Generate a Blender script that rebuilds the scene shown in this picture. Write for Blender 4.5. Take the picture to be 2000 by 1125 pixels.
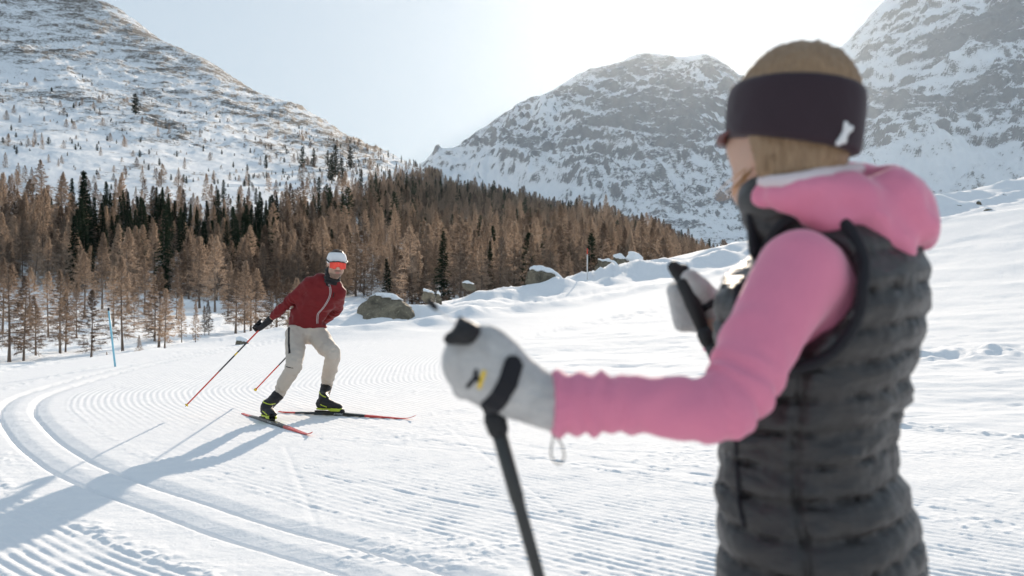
import bpy, bmesh, math, random
import numpy as np
from mathutils import Vector, Matrix
R = math.radians
scene = bpy.context.scene
for _o in list(bpy.data.objects):
    bpy.data.objects.remove(_o)
COL = scene.collection

# ------------------------------------------------------------------ camera
FPX, CX, CY, CAMZ = 1944.0, 1000.0, 562.5, 1.30       # focal length / centre in photo pixels, camera height
cam = bpy.data.cameras.new('camera')
cam.lens = 35.0
cam.sensor_width = 36.0
cam.clip_start = 0.05
cam.clip_end = 20000.0
cam.dof.use_dof = True
cam.dof.focus_distance = 10.0
cam.dof.aperture_fstop = 3.8
cam_ob = bpy.data.objects.new('camera', cam)
cam_ob.location = (0, 0, CAMZ)
cam_ob.rotation_euler = (R(90), 0, 0)
COL.objects.link(cam_ob)
scene.camera = cam_ob

# ------------------------------------------------------------------ sky, sun, exposure
SUN_DIR = Vector((0.175, 1.0, 0.264)).normalized()
SUN_EL = math.asin(SUN_DIR.z)
SUN_AZ = math.atan2(SUN_DIR.x, SUN_DIR.y)
world = bpy.data.worlds.new('World')
scene.world = world
world.use_nodes = True
wn = world.node_tree
wn.nodes.clear()
w_out = wn.nodes.new('ShaderNodeOutputWorld')
w_bg = wn.nodes.new('ShaderNodeBackground')
w_sky = wn.nodes.new('ShaderNodeTexSky')
w_sky.sky_type = 'NISHITA'
w_sky.sun_disc = False
w_sky.sun_elevation = SUN_EL
w_sky.sun_rotation = SUN_AZ
w_sky.altitude = 2000
w_sky.air_density = 1.0
w_sky.dust_density = 1.2
w_sky.ozone_density = 1.0
w_bg.inputs['Strength'].default_value = 0.142
# an even, pale winter sky: the model's range is compressed and given one cool tint
w_gm = wn.nodes.new('ShaderNodeGamma'); w_gm.inputs['Gamma'].default_value = 0.15
w_tint = wn.nodes.new('ShaderNodeMix'); w_tint.data_type = 'RGBA'; w_tint.blend_type = 'MULTIPLY'
w_tint.inputs[0].default_value = 1.0
w_tint.inputs[7].default_value = (0.86, 0.98, 1.08, 1)
wn.links.new(w_sky.outputs[0], w_gm.inputs['Color'])
wn.links.new(w_gm.outputs[0], w_tint.inputs[6])
wn.links.new(w_tint.outputs[2], w_bg.inputs['Color'])
wn.links.new(w_bg.outputs[0], w_out.inputs['Surface'])

sun = bpy.data.lights.new('sun', 'SUN')
sun.energy = 2.0
sun.angle = R(0.55)
sun.color = (1.0, 0.85, 0.69)
sun_ob = bpy.data.objects.new('sun', sun)
sun_ob.rotation_euler = (-SUN_DIR).to_track_quat('-Z', 'Y').to_euler()
sun_ob.location = (20, 100, 40)
COL.objects.link(sun_ob)

vs = scene.view_settings
vs.view_transform = 'Standard'
vs.look = 'None'
vs.gamma = 1.0
vs.use_curve_mapping = False
vs.exposure = 1.93

scene.render.engine = 'CYCLES'
cy = scene.cycles
cy.use_denoising = True
cy.max_bounces = 8
cy.diffuse_bounces = 3
cy.glossy_bounces = 2
cy.transmission_bounces = 4
cy.transparent_max_bounces = 6
cy.volume_bounces = 1
cy.use_adaptive_sampling = True
cy.adaptive_threshold = 0.02
cy.caustics_reflective = False
cy.caustics_refractive = False
cy.sample_clamp_indirect = 6.0

# ------------------------------------------------------------------ helpers
def at(px, py, Y):
    """a photo pixel at depth Y (metres in front of the camera) as a world point"""
    return np.array([(px - CX) / FPX * Y, Y, CAMZ + (CY - py) / FPX * Y])

def tag(o, label=None, cat=None, group=None, kind=None):
    if label: o['label'] = label
    if cat: o['category'] = cat
    if group: o['group'] = group
    if kind: o['kind'] = kind
    return o

def link(o, parent=None):
    COL.objects.link(o)
    if parent is not None:
        o.parent = parent
    return o

def empty(name, loc=(0, 0, 0)):
    o = bpy.data.objects.new(name, None)
    o.location = loc
    o.empty_display_size = 0.1
    COL.objects.link(o)
    return o

def mesh_np(name, V, F, mat=None, smooth=True, attrs=None, mats=None, midx=None):
    """mesh from numpy arrays, F is (n,3) or (n,4)"""
    V = np.asarray(V, np.float32); F = np.asarray(F, np.int32)
    me = bpy.data.meshes.new(name)
    n, k = F.shape
    me.vertices.add(len(V)); me.vertices.foreach_set('co', V.ravel())
    me.loops.add(n * k); me.loops.foreach_set('vertex_index', F.ravel())
    me.polygons.add(n)
    me.polygons.foreach_set('loop_start', np.arange(0, n * k, k, dtype=np.int32))
    if smooth:
        me.polygons.foreach_set('use_smooth', np.ones(n, bool))
    for m in (mats or ([mat] if mat else [])):
        me.materials.append(m)
    if midx is not None:
        me.polygons.foreach_set('material_index', np.asarray(midx, np.int32))
    if attrs:
        for kx, a in attrs.items():
            at_ = me.attributes.new(kx, 'FLOAT', 'POINT')
            at_.data.foreach_set('value', np.asarray(a, np.float32).ravel())
    me.update(calc_edges=True)
    return me

def obj(name, me, parent=None, center=True):
    """link a mesh as an object; a top-level mesh gets its origin at its base"""
    o = bpy.data.objects.new(name, me)
    return link(o, parent)

def grid_faces(nr, nc, wrap=False):
    i = np.arange(nr - 1)[:, None]; j = np.arange(nc if wrap else nc - 1)[None, :]
    j2 = (j + 1) % nc
    a = i * nc + j; b = i * nc + j2; c = (i + 1) * nc + j2; d = (i + 1) * nc + j
    return np.stack([a, b, c, d], -1).reshape(-1, 4)

def smoothstep(a, b, x):
    t = np.clip((x - a) / (b - a), 0, 1)
    return t * t * (3 - 2 * t)

# ---- numpy gradient noise
_rng = np.random.RandomState(7)
_P = np.concatenate([_rng.permutation(256)] * 3).astype(np.int32)
_G2 = np.stack([np.cos(np.arange(256) * 2.39996), np.sin(np.arange(256) * 2.39996)], -1).astype(np.float32)
_g3 = _rng.normal(size=(256, 3)); _G3 = (_g3 / np.linalg.norm(_g3, axis=1)[:, None]).astype(np.float32)

_GX, _GY, _GZ = [np.ascontiguousarray(_G3[:, i]) for i in range(3)]
_HX, _HY = np.ascontiguousarray(_G2[:, 0]), np.ascontiguousarray(_G2[:, 1])

def noise2(x, y):
    x = np.asarray(x); y = np.asarray(y)
    xi = np.floor(x); yi = np.floor(y)
    xf = (x - xi).astype(np.float32); yf = (y - yi).astype(np.float32)
    xi = xi.astype(np.int32); yi = yi.astype(np.int32)
    u = xf * xf * xf * (xf * (xf * 6 - 15) + 10); v = yf * yf * yf * (yf * (yf * 6 - 15) + 10)
    def g(ix, iy, dx, dy):
        h = _P[_P[ix & 255] + (iy & 255)]
        return _HX[h] * dx + _HY[h] * dy
    a = g(xi, yi, xf, yf); b = g(xi + 1, yi, xf - 1, yf)
    c = g(xi, yi + 1, xf, yf - 1); d = g(xi + 1, yi + 1, xf - 1, yf - 1)
    return ((a + (b - a) * u) + ((c + (d - c) * u) - (a + (b - a) * u)) * v) * 1.4

def fbm2(x, y, o=5, gain=.5, lac=2.03):
    s = 0; a = 1; t = 0
    for i in range(o):
        s = s + a * noise2(x + 17.3 * i, y - 9.1 * i); t += a
        x = x * lac; y = y * lac; a *= gain
    return s / t

def ridged2(x, y, o=5, gain=.5, lac=2.03):
    s = 0; a = 1; t = 0; w = 1
    for i in range(o):
        n = 1 - np.abs(noise2(x + 31.7 * i, y + 11.9 * i)); n = n * n
        s = s + a * n * w; t += a
        w = np.clip(n * 1.6, 0, 1)
        x = x * lac; y = y * lac; a *= gain
    return s / t

def noise3(p):
    p = np.asarray(p, np.float32)
    f0 = np.floor(p); pf = p - f0; pi = f0.astype(np.int32) & 255
    u = pf * pf * pf * (pf * (pf * 6 - 15) + 10)
    x0, y0, z0 = pf[..., 0], pf[..., 1], pf[..., 2]
    ux, uy, uz = u[..., 0], u[..., 1], u[..., 2]
    ix, iy, iz = pi[..., 0], pi[..., 1], pi[..., 2]
    def c(dx, dy, dz):
        h = _P[_P[_P[ix + dx] + ((iy + dy) & 255)] + ((iz + dz) & 255)]
        return _GX[h] * (x0 - dx) + _GY[h] * (y0 - dy) + _GZ[h] * (z0 - dz)
    def lx(dy, dz):
        a = c(0, dy, dz); return a + ux * (c(1, dy, dz) - a)
    def ly(dz):
        a = lx(0, dz); return a + uy * (lx(1, dz) - a)
    a = ly(0)
    return (a + uz * (ly(1) - a)) * 1.5

def fbm3(p, o=3, gain=.5):
    s = 0; a = 1; t = 0
    for i in range(o):
        s = s + a * noise3(p + 13.7 * i); t += a; p = p * 2.03; a *= gain
    return s / t

# ---- material helper
class NT:
    def __init__(self, name):
        self.m = bpy.data.materials.new(name); self.m.use_nodes = True
        self.t = self.m.node_tree; self.t.nodes.clear()
        self.out = self.n('ShaderNodeOutputMaterial')
    def n(self, typ, **kw):
        x = self.t.nodes.new(typ)
        for k, v in kw.items():
            setattr(x, k, v)
        return x
    def set(self, sock, v):
        if hasattr(v, 'links') or hasattr(v, 'is_output'):
            self.t.links.new(v, sock)
        else:
            sock.default_value = v
    def noise(self, vec, scale, detail=4, rough=.5, dist=0, dim='3D'):
        x = self.n('ShaderNodeTexNoise', noise_dimensions=dim)
        if vec is not None: self.set(x.inputs['Vector'], vec)
        x.inputs['Scale'].default_value = scale; x.inputs['Detail'].default_value = detail
        x.inputs['Roughness'].default_value = rough; x.inputs['Distortion'].default_value = dist
        return x.outputs['Fac']
    def pos(self):
        return self.n('ShaderNodeNewGeometry').outputs['Position']
    def objc(self):
        return self.n('ShaderNodeTexCoord').outputs['Object']
    def mapping(self, vec, scale=(1, 1, 1), rot=(0, 0, 0)):
        x = self.n('ShaderNodeMapping'); self.set(x.inputs['Vector'], vec)
        x.inputs['Scale'].default_value = scale; x.inputs['Rotation'].default_value = rot
        return x.outputs[0]
    def math(self, op, a, b=0.0, clamp=False):
        x = self.n('ShaderNodeMath', operation=op, use_clamp=clamp)
        self.set(x.inputs[0], a); self.set(x.inputs[1], b)
        return x.outputs[0]
    def ramp(self, fac, stops, interp='LINEAR'):
        x = self.n('ShaderNodeValToRGB'); self.set(x.inputs[0], fac)
        cr = x.color_ramp; cr.interpolation = interp
        while len(cr.elements) < len(stops): cr.elements.new(.5)
        for e, (p, c) in zip(cr.elements, stops):
            e.position = p; e.color = (c, c, c, 1) if not hasattr(c, '__len__') else (*c, 1)
        return x.outputs[0]
    def mix(self, fac, a, b):
        x = self.n('ShaderNodeMix', data_type='RGBA')
        self.set(x.inputs[0], fac)
        for s, v in ((x.inputs[6], a), (x.inputs[7], b)):
            if hasattr(v, '__len__') and not hasattr(v, 'is_output'): s.default_value = (*v[:3], 1)
            else: self.set(s, v)
        return x.outputs[2]
    def attr(self, name):
        return self.n('ShaderNodeAttribute', attribute_name=name).outputs['Fac']
    def bump(self, h, strength=.3, dist=.01, normal=None):
        x = self.n('ShaderNodeBump'); self.set(x.inputs['Height'], h)
        x.inputs['Strength'].default_value = strength; x.inputs['Distance'].default_value = dist
        if normal is not None: self.set(x.inputs['Normal'], normal)
        return x.outputs[0]
    def bsdf(self, color, rough=.8, normal=None, spec=.3, metal=0, **kw):
        x = self.n('ShaderNodeBsdfPrincipled')
        if hasattr(color, '__len__') and not hasattr(color, 'is_output'): x.inputs['Base Color'].default_value = (*color[:3], 1)
        else: self.set(x.inputs['Base Color'], color)
        self.set(x.inputs['Roughness'], rough); x.inputs['Specular IOR Level'].default_value = spec
        x.inputs['Metallic'].default_value = metal
        for k, v in kw.items():
            self.set(x.inputs[k.replace('_', ' ')], v)
        if normal is not None: self.set(x.inputs['Normal'], normal)
        self.t.links.new(x.outputs[0], self.out.inputs['Surface'])
        return x

# ------------------------------------------------------------------ near ground: groomed piste and snow field
EDGE = np.array([(-12, -60), (-9.6, 0), (-8.6, 8), (-7.9, 14.6), (-7.2, 18), (-5.4, 25), (-2.5, 33), (0, 39), (10, 50), (31, 66), (60, 85), (140, 130)], float)

def catmull(P, n=16):
    P = np.asarray(P, float)
    Q = np.vstack([2 * P[0] - P[1], P, 2 * P[-1] - P[-2]])
    out = []
    for i in range(1, len(Q) - 2):
        for t in np.linspace(0, 1, n, endpoint=False):
            a, b, c, d = Q[i - 1], Q[i], Q[i + 1], Q[i + 2]
            out.append(.5 * (2 * b + (c - a) * t + (2 * a - 5 * b + 4 * c - d) * t * t + (3 * b - a - 3 * c + d) * t ** 3))
    out.append(Q[-2])
    return np.array(out)

def poly_dist(X, Y, P):
    """signed distance to a polyline (positive on its left) and arc length of the foot point"""
    X = np.asarray(X, np.float32); Y = np.asarray(Y, np.float32)
    best = np.full(X.shape, 1e9, np.float32); sg = np.ones(X.shape, np.float32); arc = np.zeros(X.shape, np.float32)
    s = 0.
    for a, b in zip(P[:-1], P[1:]):
        d = b - a; L = math.hypot(*d)
        if L < 1e-6: continue
        t = np.clip(((X - a[0]) * d[0] + (Y - a[1]) * d[1]) / (L * L), 0, 1)
        ex = X - (a[0] + t * d[0]); ey = Y - (a[1] + t * d[1])
        q = ex * ex + ey * ey
        m = q < best
        best = np.where(m, q, best)
        sg = np.where(m, np.sign(d[0] * ey - d[1] * ex), sg)
        arc = np.where(m, s + t * L, arc)
        s += L
    return np.sqrt(best) * sg, arc

def base_z(x, y):
    u = .8 * x + .6 * y
    up = np.maximum(u, 0)
    z = np.where(up < 40, .0022 * up * up, .0022 * 40 * 40 + .176 * (up - 40))
    return z

def field_z(x, y, edge=None):
    z = base_z(x, y)
    if edge is None:
        edge = poly_dist(x, y, EDGE)[0]
    g = np.maximum(edge, 0)                       # beyond the brow
    k = np.where(y > 28, .22, .36)
    z = z - k * (np.sqrt(g * g + 4) - 2)
    return z

def ground_hit(px, py):
    """where the line of sight through a photo pixel meets the smooth ground"""
    Y = np.linspace(3.5, 120, 40000)
    X = (px - CX) / FPX * Y; Zr = CAMZ + (CY - py) / FPX * Y
    g = base_z(X, Y)
    i = np.argmax(g >= Zr) if (g >= Zr).any() else len(Y) - 1
    return X[i], Y[i]

# outer groove of the pair of classic tracks; the centre line runs HALF metres inside of it
HALF = .16
_out = [(7.5, -1.9), (3.6, .9), (1.3, 2.7), (.1, 3.75)] + [ground_hit(*p) for p in ((634, 1100), (450, 1046), (315, 996), (202, 956), (112, 915), (45, 866), (13, 825), (7, 803), (27, 780), (68, 764), (140, 743))] + \
       [(-6.15, 15.4), (-6.0, 17.6), (-5.2, 21), (-3.5, 25), (-.8, 29.5), (4, 35), (14, 44), (30, 57)]
_oc = catmull(_out, 10)
_tn = np.gradient(_oc, axis=0); _tn /= np.linalg.norm(_tn, axis=1)[:, None]
TRK = _oc + np.stack([_tn[:, 1], -_tn[:, 0]], -1) * HALF
# hand-placed small things that left marks across the piste: thin skate tracks
SKATE = [((-3.6, 10.6), (-2.3, 13.8)), ((-3.1, 9.2), (-2.6, 13.0)), ((-1.0, 5.1), (-1.9, 8.2)), ((.4, 5.2), (-.6, 9.0)), ((1.6, 6.0), (-.9, 8.4)), ((-4.1, 11.8), (-4.7, 16.5)), ((-2.2, 8.6), (1.9, 6.4)),
         ((-.7, 8.7), (2.6, 5.4)), ((.2, 7.8), (3.2, 7.0)), ((-1.7, 7.0), (1.2, 4.6)), ((-3.9, 13.5), (-2.2, 16.5))]

def groove(e):
    """cross-section of one pressed track: long gentle side towards the inside of the bend, a narrow slot, a short steep outer side"""
    return np.interp(e, [-.095, -.080, -.055, -.040, -.022, -.012, .10, .125], [0, -.002, -.022, -.034, -.034, -.020, -.001, 0]).astype(np.float32)

def build_ground():
    fine = np.arange(-36, 38.001, .107)
    left = np.arange(-180, -36, 3.0); right = np.arange(38 + 3.0, 179, 3.0)
    ang = np.radians(np.concatenate([left, fine, right]))
    rs = [0.02, .5, 1., 1.6, 2.2, 2.8, 3.2, 3.5, 3.8]
    r = 4.0
    while r < 46:
        rs.append(r); r += min(max(.0095, .58 * r * r / 1293), .5)
    while r < 120:
        rs.append(r); r *= 1.011
    while r < 420:
        rs.append(r); r *= 1.05
    rs = np.array(rs)
    RR, AA = np.meshgrid(rs, ang, indexing='ij')
    X = (RR * np.sin(AA)).astype(np.float32); Y = (RR * np.cos(AA)).astype(np.float32)
    sh = X.shape
    x = X.ravel(); y = Y.ravel(); r = RR.ravel().astype(np.float32)
    edge, _ = poly_dist(x, y, EDGE)
    z = field_z(x, y, edge)
    near = (r < 60) & (np.abs(np.degrees(AA.ravel())) < 60)
    lat = np.full(x.shape, -50., np.float32); arc = np.zeros_like(lat)
    d, a = poly_dist(x[near], y[near], TRK)
    lat[near] = d; arc[near] = a
    # TRK runs right -> left -> back; its left side is outside the bend (towards the camera), right side the groomed inside
    inn = -lat                                   # metres towards the inside of the bend
    wob = fbm2(x * .5, y * .5, 3)
    # right of the picture the groomed strip ends about 5.6 m inside of the tracks
    edge_in = 5.35 + .25 * wob
    groomed = smoothstep(edge_in + .15, edge_in - .25, inn) * smoothstep(-3.4, -3.0, inn) * near
    strip = smoothstep(-1.92, -1.86, inn) * smoothstep(-.62, -.70, inn)      # corduroy outside the tracks
    plain = smoothstep(-.66, -.58, inn) * smoothstep(.50, .40, inn)          # pressed shoulder round the tracks
    # wear: where skiers have broken the ridges
    wear = smoothstep(.12, .46, fbm2(x * .9 + 5, y * .9, 4) + .20 * smoothstep(1.5, 3.2, inn) * smoothstep(5.4, 4.0, inn) * smoothstep(-6, 2, x))
    PITCH = .070
    ph = (inn + .014 * noise2(x * .7, y * .7) + .004 * noise2(x * 3.1, y * 3.1)) / PITCH
    ridge = .5 - .5 * np.sin(2 * np.pi * ph)
    amp = .0076 * smoothstep(14, 8.5, r) * (.9 + .35 * noise2(x * 4 + 9, y * 4))
    cord = groomed * (1 - plain) * (1 - .62 * wear)
    z = z + amp * (ridge - .5) * cord * (1 + .25 * strip)
    # broken lumps in worn places and along the shoulders of the corduroy
    lump = np.maximum(fbm2(x * 12, y * 12, 3) - .05, 0)
    fine_l = fbm2(x * 22, y * 22, 2)
    z = z + groomed * near * ((.22 + wear) * (.017 * lump + .004 * fine_l)) * smoothstep(24, 12, r)
    for e0, w0, h0 in ((-.62, .075, .022), (-1.9, .16, .030), (.52, .05, .006), (5.45, .16, .030), (2.55, .12, .007), (-3.3, .3, .05)):
        b = np.exp(-((inn - e0) / w0) ** 2) * near
        z = z + b * h0 * np.clip(.25 + 1.5 * fbm2(x * 9 + e0, y * 9, 3), 0, 2)
    # the two classic grooves
    for c in (-HALF, HALF):
        z = z + groove(inn - c) * near
    z = z + .004 * near * plain * fbm2(x * 2.5, y * 2.5, 3)
    # thin skate marks
    for (ax, ay), (bx, by) in SKATE:
        sel = near & (r < 20)
        dd, _ = poly_dist(x[sel], y[sel] + .1 * np.sin(x[sel] * 1.2), np.array([(ax, ay), (bx, by)]))
        ln = math.hypot(bx - ax, by - ay)
        tt = ((x[sel] - ax) * (bx - ax) + (y[sel] - ay) * (by - ay)) / ln / ln
        z[sel] += (-.0026 * np.exp(-(dd / .02) ** 2) + .0009 * np.exp(-((dd - .05) / .02) ** 2)) * smoothstep(0, .1, tt) * smoothstep(1, .9, tt)
    # ungroomed field
    wild = (1 - groomed) * smoothstep(5.2, 5.7, np.where(near, inn, 9)) + (inn < -3.2)
    wild = np.clip(wild, 0, 1)
    z = z + wild * (.10 * fbm2(x * .25, y * .25, 3) + .022 * fbm2(x * 1.1, y * 2.4, 4) - .02 * smoothstep(.25, .5, fbm2(x * 1.6 + 40, y * 3.2, 3)))
    # trampled patches and clods in the field
    for px_, py_, Y_, sx, sy, h in ((1130, 620, 0, 2.2, .55, .10), (1010, 600, 0, 1.4, .4, .07), (1190, 580, 0, 1.5, .35, .07), (1900, 690, 0, 1.1, .25, .10), (1180, 545, 0, 3.0, .7, .14), (960, 640, 0, .6, .3, .05)):
        # find the ground along that line of sight
        cx_, cy_ = ground_hit(px_, py_)
        m = np.exp(-(((x - cx_) / sx) ** 2 + ((y - cy_) / (sy * 3)) ** 2))
        z = z + wild * m * h * np.clip(fbm2(x * 2.6 + px_, y * 1.7, 3) * 2.2, -.7, 1.6)
    # a packed footpath that crosses the upper field to the brow, and snow banked along the brow
    PATH = catmull([(-6.5, 21), (-4, 24.4), (0, 30), (6, 38.5), (14, 46), (30, 57), (60, 74)], 6)
    pd, _ = poly_dist(x, y, PATH)
    farm = (y > 15)
    z = z + farm * (-.05 * np.exp(-(pd / 1.0) ** 4) + (.10 + .14 * fbm2(x * 1.2, y * 1.2, 3)) * np.exp(-((np.abs(pd) - 1.5) / .45) ** 2) * smoothstep(20, 26, y))
    bank = np.exp(-((edge + 2.2) / 2.0) ** 2) * smoothstep(20, 27, y) * (x < 70)
    z = z + bank * (.30 + .80 * fbm2(x * .30 + 3, y * .30, 3) + .05 * fbm2(x * 1.5, y * 1.5, 2))
    # right-hand hillside: hummocks
    u = .8 * x + .6 * y
    z = z + smoothstep(38, 60, u) * (.8 * fbm2(x * .10, y * .10, 3) + .10 * fbm2(x * .5, y * .5, 3))
    V = np.stack([x, y, z], -1)
    F = grid_faces(*sh, wrap=True)
    F = F[:, ::-1]
    me = mesh_np('snow_field', V, F, MAT['snow_near'], attrs={'inn': ph * PITCH, 'cord': cord})
    return me, (rs, ang, z.reshape(sh))

MAT = {}
def make_snow_materials():
    # groomed and near snow
    t = NT('snow_near')
    p = t.pos()
    inn = t.attr('inn'); cord = t.attr('cord')
    wave = t.math('SINE', t.math('MULTIPLY', inn, 2 * math.pi / .070))
    fine = t.noise(p, 55, 5, .6)
    med = t.noise(p, 9, 4, .55)
    col = t.mix(t.ramp(med, [(.3, 0.), (.7, 1.)]), (.805, .815, .835), (.85, .855, .865))
    h = t.math('ADD', t.math('MULTIPLY', fine, .6), t.math('MULTIPLY', t.math('MULTIPLY', wave, cord), -.32))
    b = t.bump(h, .45, .012)
    b2 = t.bump(t.noise(p, 3.2, 5, .6), .25, .05, b)
    t.bsdf(col, .95, b2, .04)
    MAT['snow_near'] = t.m
make_snow_materials()
_me, GRID = build_ground()
tag(obj('snow_field', _me), kind='structure')

def gz(x, y):
    """height of the built ground by lookup in its polar grid"""
    rs, ang, Z = GRID
    r = math.hypot(x, y); a = math.atan2(x, y)
    i = int(np.clip(np.searchsorted(rs, r) - 1, 0, len(rs) - 2)); j = int(np.clip(np.searchsorted(ang, a) - 1, 0, len(ang) - 2))
    u = (r - rs[i]) / (rs[i + 1] - rs[i]); v = (a - ang[j]) / (ang[j + 1] - ang[j])
    return float((Z[i, j] * (1 - u) + Z[i + 1, j] * u) * (1 - v) + (Z[i, j + 1] * (1 - u) + Z[i + 1, j + 1] * u) * v)

# ------------------------------------------------------------------ far terrain, each a height field z(azimuth, distance)
def terrain_profile(px_cols, profiles, PX, n_rows, ys):
    """profiles: for each px column a list of (distance, picture height); returns z on grid ys x PX"""
    cols = []
    for pr in profiles:
        D = np.log(np.array([a for a, b in pr], float)); P = np.array([b for a, b in pr], float)
        cols.append(np.interp(np.log(ys), D, P))
    cols = np.array(cols)                                     # ncol x nrow
    out = np.empty((len(ys), len(PX)))
    # smooth (cubic) interpolation across the azimuth
    pc = np.array(px_cols, float)
    for i in range(len(ys)):
        out[i] = pchip(pc, cols[:, i], PX)
    return out

def pchip(x, y, xi):
    h = np.diff(x); dl = np.diff(y) / h
    d = np.zeros_like(y)
    for k in range(1, len(x) - 1):
        if dl[k - 1] * dl[k] > 0:
            w1 = 2 * h[k] + h[k - 1]; w2 = h[k] + 2 * h[k - 1]
            d[k] = (w1 + w2) / (w1 / dl[k - 1] + w2 / dl[k])
    d[0] = dl[0]; d[-1] = dl[-1]
    k = np.clip(np.searchsorted(x, xi) - 1, 0, len(x) - 2)
    t = (xi - x[k]) / h[k]
    return ((1 + 2 * t) * (1 - t) ** 2 * y[k] + t * (1 - t) ** 2 * h[k] * d[k] + t * t * (3 - 2 * t) * y[k + 1] + t * t * (t - 1) * h[k] * d[k + 1])

def smooth_rows(A, n):
    for _ in range(n):
        B = A.copy()
        B[1:-1] = (A[:-2] + 2 * A[1:-1] + A[2:]) / 4
        A = B
    return A

def rock_snow(name, rock_a, rock_b, snow, fine=1.0, yk=1.0):
    t = NT(name)
    p = t.mapping(t.pos(), (1, yk, 1))
    rk = t.attr('rock')
    m1 = t.noise(t.mapping(p, (1, 1, 2.2), (0.5, .3, 0)), .020 * fine, 8, .68, .4)
    m2 = t.noise(t.mapping(p, (1, 1, 3.0), (-.6, .4, .3)), .11 * fine, 6, .7)
    m3 = t.noise(p, .42 * fine, 4, .7)
    m = t.math('ADD', t.math('MULTIPLY', t.math('SUBTRACT', m1, .5), 1.1), t.math('ADD', t.math('MULTIPLY', t.math('SUBTRACT', m2, .5), 1.35), t.math('MULTIPLY', t.math('SUBTRACT', m3, .5), 1.0)))
    fac = t.ramp(t.math('ADD', rk, m), [(.47, 0.), (.60, 1.)])
    rc = t.mix(t.noise(p, .06 * fine, 6, .65), rock_a, rock_b)
    col = t.mix(fac, snow, rc)
    hgt = t.math('ADD', t.math('MULTIPLY', fac, .6), m2)
    b = t.bump(hgt, .8, 2.0 / fine)
    t.bsdf(col, .85, b, .15)
    return t.m

MAT['hillside'] = rock_snow('hillside_snow', (.09, .082, .074), (.22, .195, .17), (.84, .86, .88), 3.0, .35)
MAT['mountain'] = rock_snow('mountain_rock_snow', (.21, .22, .235), (.38, .39, .40), (.84, .86, .88), 1.5)  # rock colour lightened to stand in for aerial haze
MAT['mountain_far'] = rock_snow('far_mountain_rock_snow', (.25, .26, .275), (.42, .43, .44), (.84, .86, .88), 1.3)  # rock paled in colour here too, as painted distance haze

def steepness(X, Y, Z, px):
    """high-pass of the local slope: where ground is steeper than its surroundings"""
    dX = np.gradient(X, axis=1); gx = np.gradient(Z, axis=1) / np.where(np.abs(dX) < 1e-6, 1e-6, dX)
    gy = np.gradient(Z, axis=0) / np.gradient(Y, axis=0) - ((px - CX) / FPX)[None, :] * gx
    s = np.sqrt(gx * gx + gy * gy)
    b = s.copy()
    for _ in range(24):
        b[1:-1] = (b[:-2] + b[1:-1] + b[2:]) / 3; b[:, 1:-1] = (b[:, :-2] + b[:, 1:-1] + b[:, 2:]) / 3
    return np.clip(s - b, -1.2, 1.2), s

# --- valley, forest slope and the hillside on the left, one sheet
VPX = [-900, -300, 0, 200, 400, 600, 740, 850, 1000, 1200, 1300, 1390, 1480, 1700, 2100]
VPR = [
    [(18, 860), (35, 745), (60, 690), (110, 610), (160, 560), (300, 320), (367, 220), (530, 60), (700, -60), (1025, -190), (1444, -300), (1700, -320), (2600, 100)],
    [(18, 840), (35, 740), (60, 690), (110, 610), (160, 560), (300, 355), (367, 270), (530, 155), (700, 85), (1025, -20), (1444, -110), (1700, -130), (2600, 250)],
    [(18, 830), (35, 738), (60, 690), (110, 612), (160, 562), (300, 374), (367, 300), (530, 200), (700, 144), (1025, 55), (1400, -25), (1700, -40), (2600, 300)],
    [(20, 820), (38, 720), (60, 684), (110, 615), (160, 566), (300, 390), (400, 305), (560, 225), (750, 163), (1000, 97), (1300, 35), (1460, 4), (1650, 20), (2500, 330)],
    [(24, 790), (45, 700), (70, 668), (120, 612), (170, 570), (300, 415), (420, 330), (600, 248), (800, 191), (1000, 146), (1180, 117), (1350, 135), (2400, 360)],
    [(30, 760), (55, 690), (80, 655), (130, 606), (180, 570), (300, 445), (430, 368), (600, 297), (800, 246), (950, 218), (1100, 240), (2200, 400)],
    [(38, 730), (65, 680), (90, 645), (140, 600), (200, 560), (300, 475), (430, 404), (600, 338), (750, 297), (820, 290), (950, 320), (2000, 430)],
    [(44, 720), (70, 670), (100, 625), (160, 580), (230, 540), (330, 485), (450, 430), (580, 380), (680, 354), (740, 352), (850, 380), (1800, 470)],
    [(50, 720), (80, 665), (120, 600), (200, 548), (300, 497), (400, 458), (500, 424), (560, 412), (600, 411), (660, 418), (760, 450), (1500, 520)],
    [(60, 720), (90, 640), (150, 560), (250, 513), (350, 478), (420, 461), (470, 456), (520, 460), (600, 480), (700, 495), (900, 510), (1400, 540)],
    [(66, 720), (100, 635), (180, 552), (270, 517), (340, 496), (390, 486), (440, 483), (500, 490), (600, 505), (700, 510), (900, 512), (1400, 540)],
    [(70, 730), (110, 650), (200, 560), (300, 530), (370, 519), (410, 516), (460, 517), (540, 521), (640, 524), (760, 522), (900, 518), (1400, 540)],
    [(80, 720), (120, 640), (220, 550), (320, 525), (400, 515), (450, 514), (520, 516), (620, 520), (720, 518), (800, 515), (900, 512), (1400, 540)],
    [(90, 760), (130, 680), (240, 570), (340, 540), (430, 530), (480, 526), (560, 522), (640, 520), (740, 518), (820, 515), (920, 512), (1400, 540)],
    [(90, 760), (130, 680), (240, 570), (340, 540), (430, 530), (480, 526), (560, 522), (640, 520), (740, 518), (820, 515), (920, 512), (1400, 540)],
]
v_px = np.concatenate([np.linspace(-900, -60, 60), np.linspace(-50, 1480, 620), np.linspace(1500, 2100, 40)])
v_y = np.concatenate([np.exp(np.linspace(math.log(18), math.log(120), 90)), np.exp(np.linspace(math.log(122), math.log(1700), 330)), np.linspace(1730, 2600, 16)])
v_py = smooth_rows(terrain_profile(VPX, VPR, v_px, len(v_y), v_y), 10)
v_A = (v_px - CX) / FPX
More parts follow.
